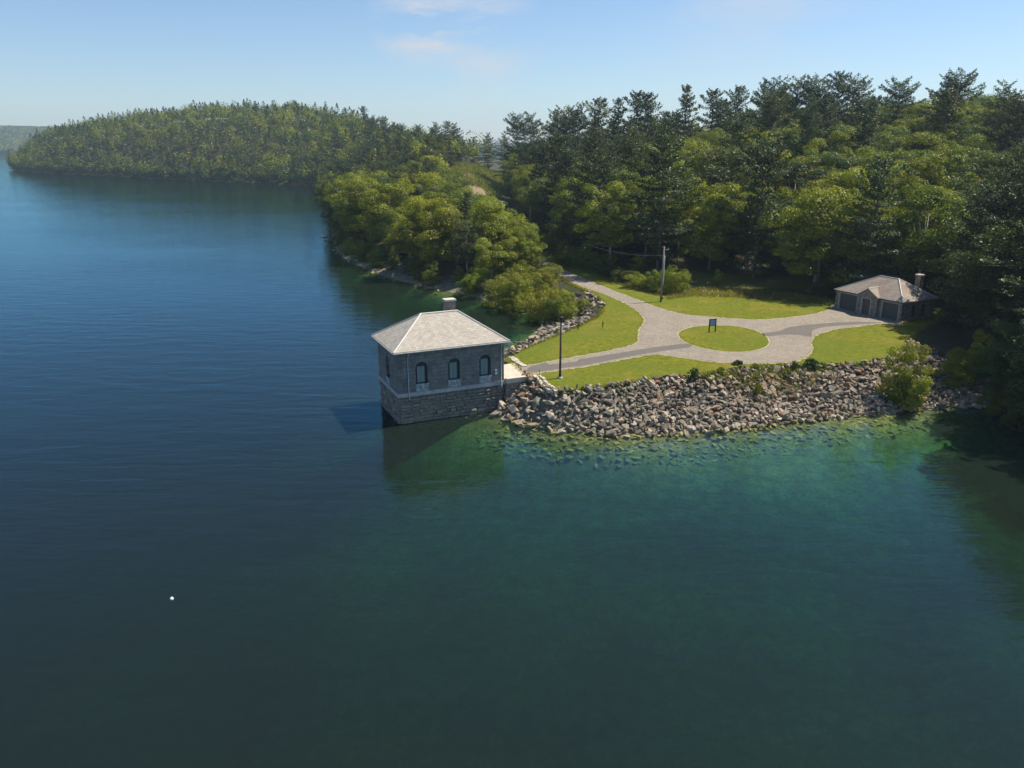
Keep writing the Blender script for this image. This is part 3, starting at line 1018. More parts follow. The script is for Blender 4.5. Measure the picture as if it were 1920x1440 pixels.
# ------------------------------------------------------------------ stone garage
def garage():
    W, D, OV, ZE, ZR, U0, U1 = 10.5, 6.5, 0.22, 2.58, 4.85, 3.45, 6.27
    th = 2.045
    root = empty('stone_garage', (50.22, 98.73, 2.98))
    root.matrix_world = Matrix.Translation((50.22, 98.73, 2.98)) @ Matrix(((math.cos(th), math.sin(th), 0, 0), (math.sin(th), -math.cos(th), 0, 0), (0, 0, 1, 0), (0, 0, 0, 1))) @ Matrix.Scale(1, 4)
    # u runs along the front, v to the back; a mirrored frame, so build it in world space instead
    root.matrix_world = Matrix.Translation((50.22, 98.73, 2.98))
    ux, vx = Vector((math.cos(th), math.sin(th), 0)), Vector((math.sin(th), -math.cos(th), 0))
    T = lambda u, v, z: ux * u + vx * v + Vector((0, 0, z))
    tag(root, 'low stone garage with three doors and weathered brown hipped roof under the trees', 'garage')

    def tbox(mb, a, b):
        P = [T(x, y, z) for z in (a[2], b[2]) for x, y in ((a[0], a[1]), (b[0], a[1]), (b[0], b[1]), (a[0], b[1]))]
        for q in ((0, 1, 2, 3), (7, 6, 5, 4), (4, 5, 1, 0), (5, 6, 2, 1), (6, 7, 3, 2), (7, 4, 0, 3)):
            mb.face([P[i] for i in q])
    doors = [(0.45, 2.85, 2.2, 'door_dark'), (4.50, 5.78, 2.2, 'door_brown'), (6.9, 9.75, 2.25, 'door_dark')]
    PJ = 0.35       # centre bay stands forward
    C0, C1 = 3.45, 6.55
    mb = MB()
    zt = ZE - .02
    # front wall pieces between the doors
    for u0, u1, v in ((0, .45, 0), (2.85, C0, 0), (C1, 6.9, 0), (9.75, W, 0), (C0, 4.5, -PJ), (5.78, C1, -PJ)):
        tbox(mb, (u0 + .002, v, -.3), (u1 - .002, v + .35, zt - .004))
    for u0, u1, v, h in ((.45, 2.85, 0, 2.2), (6.9, 9.75, 0, 2.25), (4.5, 5.78, -PJ, 2.2)):
        tbox(mb, (u0, v + .004, h), (u1, v + .346, zt))
    # gable over the centre bay
    for v, flip in ((-PJ, 0), (-PJ + .3, 1)):
        q = [T(C0, v, zt), T(C1, v, zt), T((C0 + C1) / 2, v, zt + .98)]
        mb.face(q if flip else q[::-1])
    tbox(mb, (0, .36, -.3), (.35, D - .36, zt))
    tbox(mb, (W - .35, .36, -.3), (W, D - .36, zt))
    tbox(mb, (0, D - .35, -.3), (W, D, zt - .004))
    tbox(mb, (C0 + .004, -PJ + .36, -.3), (C0 + .3, .0, zt - .004))
    tbox(mb, (C1 - .3, -PJ + .36, -.3), (C1 - .004, .0, zt - .004))
    wall = mb.build('wall', MAT['fieldstone'], root)
    for u0, u1, h, m in doors:
        v = -PJ if m == 'door_brown' else 0
        mb = MB()
        n = 5
        for k in range(n):
            tbox(mb, (u0 + .02, v + .2 + .012 * (k % 2), h * k / n + .005), (u1 - .02, v + .3, h * (k + 1) / n - .005))
        d = mb.build('door', MAT[m], root)
        mb = MB()
        w_ = .13
        tbox(mb, (u0 - w_, v - .04, 0), (u0, v + .2, h + w_))
        tbox(mb, (u1, v - .04, 0), (u1 + w_, v + .2, h + w_))
        tbox(mb, (u0, v - .04, h), (u1, v + .2, h + w_))
        mb.build('frame', MAT['dressed'], d)
    for v in (2.0, 3.9):
        mb = MB()
        tbox(mb, (-.03, v, .35), (.05, v + .62, 1.95))
        w_ = mb.build('window', MAT['pane_dark'], root)
        mb = MB()
        tbox(mb, (-.08, v - .08, .22), (.04, v + .7, .34))
        mb.build('sill', MAT['dressed'], w_)
    # roof
    e = [T(-OV, -OV, ZE), T(W + OV, -OV, ZE), T(W + OV, D + OV, ZE), T(-OV, D + OV, ZE)]
    r0, r1 = T(U0, D / 2, ZR), T(U1, D / 2, ZR)
    mb = MB()
    for q in ([e[1], e[0], r0, r1], [e[2], e[1], r1], [e[3], e[2], r1, r0], [e[0], e[3], r0]):
        mb.face(q)
    dn = Vector((0, 0, -.12))
    for i in range(4):
        a, b = e[i], e[(i + 1) % 4]
        mb.face([a + dn, a, b, b + dn])
    mb.face([p + dn for p in e])
    roof = mb.build('roof', MAT['old_shingle'], root)
    # gablet
    cu = (C0 + C1) / 2
    zg = ZE + 1.0
    vin = (zg - ZE) / (ZR - ZE) * (D / 2 + OV) - OV
    a, b, t = T(C0 - .18, -PJ - .16, ZE - .02), T(C1 + .18, -PJ - .16, ZE - .02), T(cu, -PJ - .16, zg + .06)
    ai, bi, ti = T(C0 - .18, -OV + .02, ZE + .03), T(C1 + .18, -OV + .02, ZE + .03), T(cu, vin + .15, zg + .06)
    mb = MB()
    mb.face([a, ai, ti, t])
    mb.face([bi, b, t, ti])
    mb.face([a + dn, t + dn, t, a])
    mb.face([t + dn, b + dn, b, t])
    mb.face([ai + dn, a + dn, a, ai])
    mb.face([b + dn, bi + dn, bi, b])
    mb.build('gable_roof', MAT['old_shingle'], root)
    mb = MB()
    for p, q in ((e[0], r0), (e[1], r1), (e[2], r1), (e[3], r0), (r0, r1), (t, ti)):
        mb.tube([p, q + Vector((0, 0, .02))], [.07, .07], 6, True, False)
    mb.build('ridge_cap', MAT['flashing'], roof)
    mb = MB()
    mb.tube([e[0] + Vector((0, 0, -.1)), e[1] + Vector((0, 0, -.1))], [.06, .06], 6, True, False)
    mb.build('gutter', MAT['dark_metal'], roof)
    mb = MB()
    tbox(mb, (2.2, D - .55, 2.2), (2.95, D + .15, 5.2))
    ch = mb.build('chimney', MAT['fieldstone'], root)
    mb = MB()
    tbox(mb, (2.12, D - .63, 5.2), (3.03, D + .23, 5.35))
    cp = mb.build('cap', MAT['concrete'], ch)


garage()


# ------------------------------------------------------------------ poles, sign, lamp, edging, buoy
def lamp():
    x, y = at(1050, 709, 3.02)
    root = empty('lamp_post', (x, y, 3.02))
    tag(root, 'tall dark bronze lamp post on a pale round base in the lawn', 'lamp post')
    mb = MB()
    mb.tube([(0, 0, -.3), (0, 0, .10), (0, 0, .16)], [.26, .26, .2], 16)
    mb.build('base', MAT['dressed'], root)
    mb = MB()
    mb.tube([(0, 0, .16), (0, 0, .5), (0, 0, 5.6)], [.15, .115, .085], 10)
    mb.build('pole', MAT['dark_metal'], root)
    mb = MB()
    mb.tube([(0, 0, 5.5), (0, 0, 5.62), (0, 0, 5.66), (0, 0, 6.0), (0, 0, 6.1), (0, 0, 6.18)], [.09, .1, .17, .2, .24, .05], 10)
    h = mb.build('lamp_head', MAT['dark_metal'], root)
    mb = MB()
    mb.box((.09, -.09, 5.18), (.30, .07, 5.42))
    mb.build('sensor_box', MAT['white'], root)


lamp()


def utility_pole(px, py, top, name_label, tall, lean, full=True, z=3.0):
    x, y = at(px, py, z)
    root = empty('utility_pole', (x, y, gz(x, y)))
    tag(root, name_label, 'utility pole', 'wooden utility poles along the road')
    mb = MB()
    L = Vector((lean, 0.05, 1)) * tall
    mb.tube([(0, 0, -.4), L * .5, L], [.17, .145, .11], 10)
    mb.build('pole', MAT['pole_wood'], root)
    if full:
        mb = MB()
        for k in range(6):
            a, b = L * (0.30 + k * .09) + Vector((.16, -.09, 0)), L * (0.30 + (k + 1) * .09) + Vector((.16, -.09, 0))
            mb.tube([a, b], [.05, .05], 6)
        mb.build('conduit', MAT['grey_metal'], root)
        mb = MB()
        p = L * .935
        mb.tube([p, p + Vector((.34, -.05, .06)), p + Vector((.62, -.08, .10))], [.045, .04, .05], 6)
        mb.tube([p + Vector((.6, -.08, .02)), p + Vector((.6, -.08, .24))], [.07, .05], 8)
        mb.build('bracket', MAT['grey_metal'], root)
        mb = MB()
        mb.tube([L * .985, L * .985 + Vector((-.36, 0, .04))], [.03, .02], 6)
        mb.build('hook', MAT['grey_metal'], root)
        mb = MB()
        mb.tube([L * .80, L * .80 + Vector((-.3, -.1, -.02))], [.03, .02], 6)
        mb.build('hook', MAT['grey_metal'], root)
        mb = MB()
        mb.box((.08, -.22, .55), (.26, -.06, .85))
        mb.build('meter_box', MAT['dark_metal'], root)
        # sagging service wire towards the wood
        w = MB()
        a, b = L * .84, Vector((-9, 14, 6.5))
        w.tube([a.lerp(b, t) - Vector((0, 0, 2.0 * t * (1 - t))) for t in [k / 12 for k in range(13)]], [.012] * 13, 5)
        w.build('service_wire', MAT['grey_metal'], root)


utility_pole(1239, 566, 463, 'weathered wooden utility pole beside the road with a pale conduit', 8.1, 0.015)
utility_pole(994, 447, 400, 'thin wooden utility pole farther up the road among the shrubs', 7.6, 0.0, False, 3.2)


def notice_board():
    x, y = at(1335, 622.5, 3.046)
    root = empty('notice_board', (x, y, 3.046), math.radians(16))
    tag(root, 'blue notice board on two dark posts in the round grass island', 'notice board')
    for s in (-.42, .42):
        mb = MB()
        mb.box((s - .055, -.055, -.3), (s + .055, .055, 1.62 if s < 0 else 1.66))
        mb.build('post', MAT['dark_metal'], root)
    mb = MB()
    for a, b in (((-.36, -.04, 1.52), (.36, .04, 1.62)), ((-.36, -.04, .78), (.36, .04, .86))):
        mb.box(a, b)
        mb.build('rail', MAT['dark_metal'], root)
        mb = MB()
    mb.box((-.36, -.03, .862), (.36, .03, 1.518))
    mb.build('panel', MAT['sign_blue'], root)


notice_board()


def thin_post():
    x, y = at(1011.5, 716, 2.9)
    root = empty('marker_post', (x, y, 2.9))
    tag(root, 'thin dark steel marker post on the grass beside the gatehouse landing', 'post')
    mb = MB()
    mb.tube([(0, 0, -.4), (0, 0, 1.25)], [.028, .028], 6)
    mb.build('post', MAT['dark_metal'], root)
    mb = MB()
    mb.tube([(0, 0, 1.25), (0, 0, 1.29)], [.04, .02], 8)
    mb.build('cap', MAT['grey_metal'], root)


thin_post()


def edging(label, a, b, w):
    A, B = Vector((*at(*a, 3.02), 0)), Vector((*at(*b, 3.02), 0))
    d = (B - A).normalized()
    n = Vector((-d.y, d.x, 0))
    L = (B - A).length
    mb = MB()
    r = random.Random(5)
    for side in (-w / 2, w / 2):
        s = 0
        while s < L - .2:
            l = r.uniform(.5, 1.0)
            c = A + d * (s + l / 2) + n * (side + r.uniform(-.06, .06))
            ang = r.uniform(-.08, .08)
            dd = Matrix.Rotation(ang, 3, 'Z') @ d
            nn = Vector((-dd.y, dd.x, 0))
            hw = r.uniform(.13, .2)
            zt = 3.10 + r.uniform(-.02, .04)
            top = [c + dd * (sx * l * .46) + nn * (sy * hw) + Vector((0, 0, zt + r.uniform(-.015, .015))) for sx, sy in ((-1, -1), (1, -1), (1, 1), (-1, 1))]
            bot = [Vector((p.x + (p.x - c.x) * .08, p.y + (p.y - c.y) * .08, 2.8)) for p in top]
            mb.face(top)
            for i in range(4):
                mb.face([bot[i], bot[(i + 1) % 4], top[(i + 1) % 4], top[i]])
            s += l + .03
    o = mb.build('stone_edging', MAT['flag'], None)
    tag(o, label, 'stone edging', 'stone edgings crossing the lawn')


edging('pale stone edging running from the path down to the rocks by the lamp post', (1006, 704), (1035, 732), .55)
edging('pale stone edging running from the path up to the cove bank', (984, 688), (957, 670), .3)


def buoy():
    x, y = at(322, 1123, 0)
    root = empty('buoy', (x, y, 0))
    tag(root, 'small white round float alone on the dark open water', 'buoy')
    mb = MB()
    n = 10
    prof = [(.02, -.10), (.08, -.07), (.11, 0), (.085, .08), (.03, .11)]
    mb.tube([(0, 0, z) for r_, z in prof], [r_ for r_, z in prof], 12)
    mb.build('float', MAT['white'], root)
    mb = MB()
    mb.tube([(0, 0, .105), (0, 0, .15)], [.03, .03], 8)
    mb.build('eyelet', MAT['grey_metal'], root)


buoy()


# ------------------------------------------------------------------ rocks
def rock_mesh(seed):
    r = random.Random(seed)
    bm = bmesh.new()
    dims = (r.uniform(.45, .6), r.uniform(.3, .45), r.uniform(.18, .32))
    for _ in range(r.choice((11, 13, 15))):
        v = Vector((r.uniform(-1, 1), r.uniform(-1, 1), r.uniform(-1, 1)))
        m = max(abs(c) for c in v)
        v = v / m * r.uniform(.75, 1.0) if r.random() < .75 else v.normalized()
        bm.verts.new((v.x * dims[0], v.y * dims[1], v.z * dims[2]))
    res = bmesh.ops.convex_hull(bm, input=bm.verts)
    bmesh.ops.delete(bm, geom=[g for g in res['geom_interior'] if isinstance(g, bmesh.types.BMVert)], context='VERTS')
    bmesh.ops.bevel(bm, geom=bm.edges[:], offset=.016, segments=1, affect='EDGES')
    me = bpy.data.meshes.new('rock')
    bm.to_mesh(me)
    bm.free()
    me.materials.append(MAT['rock'])
    return me


ROCKS = [rock_mesh(100 + i) for i in range(14)]
ROCK_COLS = {'pale grey': (0.34, 0.285, 0.215), 'grey': (0.21, 0.168, 0.124), 'tan': (0.27, 0.215, 0.15), 'rust brown': (0.22, 0.118, 0.062),
             'greenish grey': (0.188, 0.18, 0.125), 'dark grey': (0.09, 0.076, 0.066), 'pinkish': (0.25, 0.188, 0.142)}
specs = []          # x, y, z, size, rot, colour, where


def scatter(n, box, size, cond, colours, where, gap=0.72, sink=0.1, tilt=0.45):
    x0, x1, y0, y1 = box
    xs, ys = rng.uniform(x0, x1, n), rng.uniform(y0, y1, n)
    ds, ln = sdist(xs, ys, SHORE), sdist(xs, ys, LAWN)
    z = ground(xs, ys)
    ok = cond(xs, ys, ds, ln)
    got = []
    order = [i for i in range(n) if ok[i]]
    szs = {i: size(xs[i], ds[i]) for i in order}
    order.sort(key=lambda i: -szs[i])
    cell = {}
    for i in order:
        s = szs[i]
        k = (int(xs[i] // 1.0), int(ys[i] // 1.0))
        hit = False
        for a in (-1, 0, 1):
            for b in (-1, 0, 1):
                for (qx, qy, qs) in cell.get((k[0] + a, k[1] + b), ()):
                    if (qx - xs[i]) ** 2 + (qy - ys[i]) ** 2 < (gap * 0.5 * (qs + s)) ** 2:
                        hit = True
        if hit:
            continue
        cell.setdefault(k, []).append((xs[i], ys[i], s))
        c = colours(xs[i], ds[i], ln[i])
        specs.append((xs[i], ys[i], float(z[i]) + s * sink, s, (random.gauss(0, tilt), random.gauss(0, tilt), random.uniform(0, TAU)), c, where))


def front_colour(x, d, l):
    # the bank changes colour along its length: rust slabs by the gatehouse, green-grey in the middle, brown to the right, bleached at the waterline
    w = {'pale grey': 1.0, 'grey': 2.4, 'tan': 2.0, 'rust brown': .5, 'greenish grey': 1.2, 'dark grey': 1.3, 'pinkish': .7}
    if x < 3.5:
        w['rust brown'] += 3
        w['tan'] += 3
    elif x < 13:
        w['greenish grey'] += 3.5
    elif x > 20:
        w['pinkish'] += 1.6
        w['rust brown'] += .5
        w['grey'] += 1
    if d < 2.2:
        w['pale grey'] += 5
        w['tan'] += 1.5
        w['dark grey'] *= .4
    return random.choices(list(w), list(w.values()))[0]


fr_size = lambda x, d: (0.52 + 0.75 * random.random() ** 2.4) * (1.2 if x < 4 else 1.0)
front = lambda x, y, ds, ln: (ds > -.35) & (ln < 0.15) & (y < 88 + 0 * x) & (x > -1.6) & ((y - 71.6) < (x + 1.5) * 1.1 + .3)
scatter(9000, (-2.5, 47, 63, 88), fr_size, front, front_colour, 'bank', .6, .10, .34)
scatter(9000, (-2.5, 47, 63, 88), lambda x, d: .34 + .3 * random.random(), front, front_colour, 'bank', .5, .5, .6)
cove = lambda x, y, ds, ln: (ds > -.2) & (ln < .1) & (ln > -12) & (y > 78) & (x < 15) & (x > -2)
cove_c = lambda x, d, l: random.choices(['pale grey', 'grey', 'tan', 'dark grey'], [4, 3, 1.5, 1])[0]
scatter(2600, (-3, 16, 78, 120), lambda x, d: .55 + .7 * random.random() ** 2, cove, cove_c, 'cove', .8, .12)
pen = lambda x, y, ds, ln: (ds > -.6) & (ds < 1.8) & (y > 108) & (x < 8)
scatter(2600, (-75, 8, 108, 310), lambda x, d: .5 + .9 * random.random() ** 2, pen, cove_c, 'point', .8, .12)
right_sh = lambda x, y, ds, ln: (ds > -.4) & (ds < 6) & (x > 43)
scatter(1500, (43, 64, 62, 86), lambda x, d: .5 + .6 * random.random() ** 2, right_sh, lambda x, d, l: random.choice(['grey', 'dark grey', 'pale grey']), 'right', .85, .1)
sub = lambda x, y, ds, ln: (ds < .3) & (ds > -3.4) & (y < 90) & (x > -5) & (x < 48) & ~((x < 0) & (y > 66 + .42 * (x + 10)))
scatter(12000, (-6, 48, 54, 78), lambda x, d: (.36 + .6 * random.random() ** 2), sub, lambda x, d, l: 'algae' if random.random() < .6 else 'silt', 'under', .62, .0, .2)
sub2 = lambda x, y, ds, ln: (ds < -.1) & (ds > -7) & (y > 95) & (x > -45)
scatter(2500, (-45, 6, 95, 175), lambda x, d: (.6 + .8 * random.random() ** 2), sub2, lambda x, d, l: 'algae' if d > -2 else 'silt', 'under', 1.1, .05, .25)

vis = [s for s in specs if s[6] in ('bank', 'cove', 'right', 'point')]
vis.sort(key=lambda s: -s[3] / math.hypot(s[0], s[1], 20))
solo = vis[:296]
solo_id = set(id(s) for s in solo)


def where_phrase(s):
    x, y = s[0], s[1]
    px = proj(x, y, s[2])[0]
    if s[6] == 'cove':
        return 'on the cove bank beside the lawn'
    if s[6] == 'point':
        return 'on the wooded point across the cove'
    if s[6] == 'right':
        return 'on the shaded shore past the twin bush'
    land = [(985, 'against the gatehouse wall'), (1045, 'below the stone edging'), (1110, 'below the lamp post'), (1180, 'below the narrow lawn strip'), (1262, 'before the round dark shrub'),
            (1330, 'below the round dark shrub'), (1395, 'beside the trailing green shrub'), (1450, 'just past the trailing green shrub'), (1520, 'below the brown brush'), (1590, 'past the brown brush'),
            (1655, 'before the tall shore bush'), (1730, 'under the tall shore bush'), (2000, 'beyond the tall shore bush')]
    w = next(t for m, t in land if px < m)
    d = float(sdist([x], [y], SHORE)[0])
    l = float(-sdist([x], [y], LAWN)[0])
    f = d / (d + max(l, 0) + 1e-6)
    h = 'at the waterline' if f < .22 else 'low on the bank' if f < .48 else 'high on the bank' if f < .8 else 'at the grass edge'
    return f'{h} {w}'


RANK = ['largest', 'second largest', 'third largest', 'fourth largest', 'fifth largest', 'sixth largest', 'seventh largest', 'eighth largest', 'ninth largest', 'tenth largest']
cells = {}
for s in solo:
    cells.setdefault((s[5], where_phrase(s)), []).append(s)
for (cname, wh), lst in cells.items():
    lst.sort(key=lambda s: -s[3])
    for k, s in enumerate(lst):
        o = bpy.data.objects.new('rock', random.choice(ROCKS))
        o.location = (s[0], s[1], s[2])
        o.rotation_euler = s[4]
        o.scale = (s[3], s[3] * random.uniform(.8, 1.1), s[3] * random.uniform(.7, 1.0))
        c = ROCK_COLS[cname]
        j = random.uniform(.85, 1.15)
        o.color = (c[0] * j, c[1] * j, c[2] * j, 1)
        COL.objects.link(o)
        pre = '' if len(lst) == 1 else (RANK[k] if k < 10 else 'smaller') + ' '
        tag(o, f'{pre}{cname} rock {wh}', 'rock', 'quarried rocks along the shore')

# two rocks awash off the wooded point
for k, (px, py, sc, lb) in enumerate(((606, 445, 1.7, 'pale low rock awash off the wooded point'), (611, 452, .8, 'small dark rock awash off the wooded point'))):
    x, y = at(px, py, 0)
    o = bpy.data.objects.new('rock', ROCKS[k])
    o.location = (x, y, .1)
    o.scale = (sc * 1.4, sc, sc * .8)
    o.color = (*((.4, .37, .35) if k == 0 else (.1, .1, .1)), 1)
    COL.objects.link(o)
    tag(o, lb, 'rock', 'quarried rocks along the shore')

# everything smaller: one rubble object
protos = []
for me in ROCKS:
    co = np.zeros(len(me.vertices) * 3, np.float32)
    me.vertices.foreach_get('co', co)
    protos.append((co.reshape(-1, 3), [tuple(p.vertices) for p in me.polygons]))
V, Fc, T_ = [], [], []
off = 0
UNDER = {'algae': (0.31, 0.28, 0.065), 'silt': (0.22, 0.215, 0.11)}
for s in specs:
    if id(s) in solo_id:
        continue
    co, fs = random.choice(protos)
    Rm = np.array((Matrix.Translation((0, 0, 0)) @ Matrix.LocRotScale(None, __import__('mathutils').Euler(s[4]), None)).to_3x3())
    sc = np.array([s[3], s[3] * random.uniform(.8, 1.15), s[3] * random.uniform(.8, 1.1) * (.5 if s[6] == 'under' else 1)])
    p = (co * sc) @ Rm.T + np.array([s[0], s[1], s[2]])
    V.append(p)
    Fc += [tuple(i + off for i in f) for f in fs]
    off += len(p)
    c = UNDER.get(s[5]) or ROCK_COLS[s[5]]
    if s[5] not in UNDER and s[2] < 0.0:
        c = UNDER['algae']
    if s[5] == 'algae' and s[2] > -.7 or (s[5] not in UNDER and s[2] < 0):
        c = (0.30, 0.26, 0.065)
    T_.append(np.tile(np.array(c) * random.uniform(.65, 1.3), (len(p), 1)))
me = bpy.data.meshes.new('rubble')
me.from_pydata(np.concatenate(V).tolist(), [], Fc)
set_attr(me, 'tint', np.concatenate(T_))
tag(link('rubble', me, None, MAT['rubble']), 'loose broken stone between and below the larger rocks along the shore', kind='stuff')


# ------------------------------------------------------------------ foliage
def cards(c, n, size, r, aspect=0.62, fold=0.25):
    """leaf-clump faces: c centres, n normals, size; returns verts, quads"""
    N = len(c)
    n = n / (np.linalg.norm(n, axis=1, keepdims=True) + 1e-9)
    a = r.normal(size=(N, 3))
    a -= n * (a * n).sum(1, keepdims=True)
    a /= np.linalg.norm(a, axis=1, keepdims=True) + 1e-9
    b = np.cross(n, a)
    s = size[:, None]
    f = n * s * fold * r.uniform(-1, 1, (N, 1))
    v = np.stack([c - a * s * .5 + f, c - b * s * .5 * aspect + a * s * .05, c + a * s * .5 + f, c + b * s * .5 * aspect], 1).reshape(-1, 3)
    q = np.arange(N * 4).reshape(N, 4)
    return v, q


def sphere(r, n):
    d = r.normal(size=(n, 3))
    return d / np.linalg.norm(d, axis=1, keepdims=True)


def broad_arrays(seed, H=12.0, R=4.6, base=0.22, ncl=42, per=230, size=(.17, .35), lean=0.0, squash=1.0):
    r = np.random.default_rng(seed)
    cz, rz = H * (1 + base) / 2, H * (1 - base) / 2
    C, RA = [], []
    for i in range(ncl):
        d = sphere(r, 1)[0]
        d[2] = d[2] * .9 + .12
        k = r.uniform(.62, .95) if i > ncl // 6 else r.uniform(.1, .5)
        lob = 1 + .22 * math.sin(3 * math.atan2(d[1], d[0]) + seed) + .12 * math.sin(5 * math.atan2(d[1], d[0]) + 2 * seed)
        C.append([d[0] * R * k * lob, d[1] * R * k * lob, cz + d[2] * rz * k * (1 + .1 * r.normal()) * squash])
        RA.append(R * r.uniform(.17, .31))
    C, RA = np.array(C), np.array(RA)
    P, Nn, S, L = [], [], [], []
    for c, ra in zip(C, RA):
        m = int(per * (ra / (R * .24)) ** 2)
        d = sphere(r, m)
        d[:, 2] = np.where(d[:, 2] < -.2, d[:, 2] * .5, d[:, 2])
        rad = ra * r.uniform(.55, 1.12, m) ** .6
        P.append(c + d * rad[:, None] * np.array([1.15, 1.15, .78]))
        Nn.append(d * .8 + sphere(r, m) * .5 + np.array([0, 0, .5]))
        S.append(r.uniform(*size, m))
        L.append(np.clip(.5 + .22 * r.normal() + .22 * r.normal(size=m), 0, 1))
    v, q = cards(np.concatenate(P), np.concatenate(Nn), np.concatenate(S), r)
    return v, q, np.repeat(np.concatenate(L), 4), C


def pine_arrays(seed, H=20.0, L0=3.9, base=.2, whorl=.95, per=46, size=(.24, .48), pw=.75, ragged=.35):
    r = np.random.default_rng(seed)
    P, Nn, S, L, tips = [], [], [], [], []
    z = H * base
    while z < H * .985:
        t = max(0.0, (z / H - base) / (1 - base))
        nb = int(r.integers(4, 7)) if t < .85 else 4
        a0 = r.uniform(0, TAU)
        tier = 1 + ragged * r.normal() * .6
        for k in range(nb):
            az = a0 + TAU * k / nb + r.normal() * .25
            Lb = max(.35, (L0 * (1 - t) ** pw * min(1, .55 + t * 2.2) + .25) * np.clip(tier + ragged * r.normal() * .5, .4, 1.5))
            tilt = -.12 + .75 * t ** 1.5 + r.normal() * .1
            h = np.array([math.cos(az), math.sin(az), 0])
            tip = np.array([0, 0, z]) + h * Lb * math.cos(tilt) + np.array([0, 0, Lb * math.sin(tilt)])
            tips.append((z, tip))
            m = max(8, int(per * (Lb / 2.6) ** 1.3))
            u = r.uniform(.12, 1.04, m) ** .8
            w = .34 * Lb * np.sin(np.clip(u, 0, 1) * math.pi * .82 + .35)
            side = np.array([-h[1], h[0], 0])
            pos = np.array([0, 0, z]) + np.outer(u, tip - np.array([0, 0, z])) + np.outer(r.uniform(-1, 1, m) * w, side)
            pos[:, 2] += .10 * Lb * u ** 2 + r.normal(size=m) * .13 + .05
            P.append(pos)
            Nn.append(np.array([0, 0, 1.0]) + sphere(r, m) * .75 + h * .25)
            S.append(r.uniform(*size, m))
            L.append(np.clip(.5 + .2 * r.normal() + .2 * r.normal(size=m), 0, 1))
        z += whorl * r.uniform(.6, 1.35) * (1 - .35 * t)
    v, q = cards(np.concatenate(P), np.concatenate(Nn), np.concatenate(S), r, .5, .3)
    return v, q, np.repeat(np.concatenate(L), 4), tips


def crown_mesh(name, v, q, leaf, mat):
    me = np_mesh(name, v, q)
    set_attr(me, 'leaf', leaf, 'FLOAT')
    me.materials.append(mat)
    return me


def trunk_mesh(H, r0, limbs, mat, top=.9):
    mb = MB()
    mb.tube([(0, 0, -1.2), (0, 0, .3), (.05, .03, H * .4), (0, .04, H * top)], [r0 * 1.5, r0, r0 * .72, r0 * .15], 7)
    for z, tip in limbs:
        a = Vector((0, 0, z))
        b = Vector(tip)
        m = a.lerp(b, .55) + Vector((0, 0, (b.z - a.z) * .12))
        mb.tube([a, m, b], [r0 * .34, r0 * .2, r0 * .06], 5, False)
    o = mb.build('trunk', mat)
    me = o.data
    bpy.data.objects.remove(o)
    return me


PROTO = {'bush': [], 'broadleaf': [], 'pine': [], 'shrub': [], 'spruce': [], 'sapling': []}
for i, (H, R, base, ncl, per) in enumerate(((12.5, 4.7, .0, 66, 310), (14, 4.3, .04, 68, 300), (11, 4.7, -.02, 60, 310), (13, 4.1, .08, 60, 310), (12.5, 5.0, .02, 76, 290))):
    v, q, lf, C = broad_arrays(20 + i, H, R, base, ncl, per)
    rr = np.random.default_rng(i)
    limbs = [(H * .25 + rr.random() * H * .25, C[j]) for j in rr.choice(len(C), 9, replace=False)]
    PROTO['broadleaf'].append((crown_mesh('crown', v, q, lf, MAT['leaf']), trunk_mesh(H, .24, limbs, MAT['pale_bark' if i % 2 else 'bark'], .75), H))
for i, (H, L0, base, wh, pw, rg) in enumerate(((18, 5.0, .04, 1.0, .48, .5), (19, 5.4, .08, 1.15, .40, .65), (17, 4.4, .03, .9, .62, .4), (20, 5.2, .10, 1.1, .42, .7))):
    v, q, lf, tips = pine_arrays(40 + i, H, L0, base, wh, 84, pw=pw, ragged=rg)
    rr = np.random.default_rng(i)
    limbs = [tips[j] for j in rr.choice(len(tips), min(44, len(tips)), replace=False)]
    PROTO['pine'].append((crown_mesh('crown', v, q, lf, MAT['needle']), trunk_mesh(H, .27, limbs, MAT['bark'], .97), H))
for i, (H, R) in enumerate(((3.0, 2.1), (3.6, 1.9), (2.6, 2.3))):
    v, q, lf, C = broad_arrays(60 + i, H, R, -.05, 30, 130, (.16, .34))
    limbs = [(.15, C[j]) for j in range(8)]
    PROTO['shrub'].append((crown_mesh('foliage', v, q, lf, MAT['leaf']), trunk_mesh(H, .05, limbs, MAT['bark'], .6), H))

for i, (H, R) in enumerate(((5.0, 2.9), (5.6, 2.5), (4.4, 3.1), (5.2, 2.7))):
    v, q, lf, C = broad_arrays(80 + i, H, R, -.55, 74, 210, (.11, .24))
    keep = v.reshape(-1, 4, 3)[:, :, 2].mean(1) > -.5
    v, lf = v.reshape(-1, 4, 3)[keep].reshape(-1, 3), lf.reshape(-1, 4)[keep].ravel()
    q = np.arange(len(v)).reshape(-1, 4)
    limbs = [(.2, C[j]) for j in range(12) if C[j][2] > 1]
    PROTO['bush'].append((crown_mesh('foliage', v, q, lf, MAT['leaf']), trunk_mesh(H, .09, limbs, MAT['bark'], .6), H))

LEAFC = {'bright green': (0.180, 0.205, 0.007), 'yellow green': (0.215, 0.222, 0.008), 'mid green': (0.125, 0.155, 0.011), 'deep green': (0.060, 0.090, 0.018), 'grey green': (0.100, 0.120, 0.032)}
PINEC = {'dark green': (0.050, 0.070, 0.024), 'blue green': (0.060, 0.088, 0.034), 'olive': (0.090, 0.102, 0.026)}

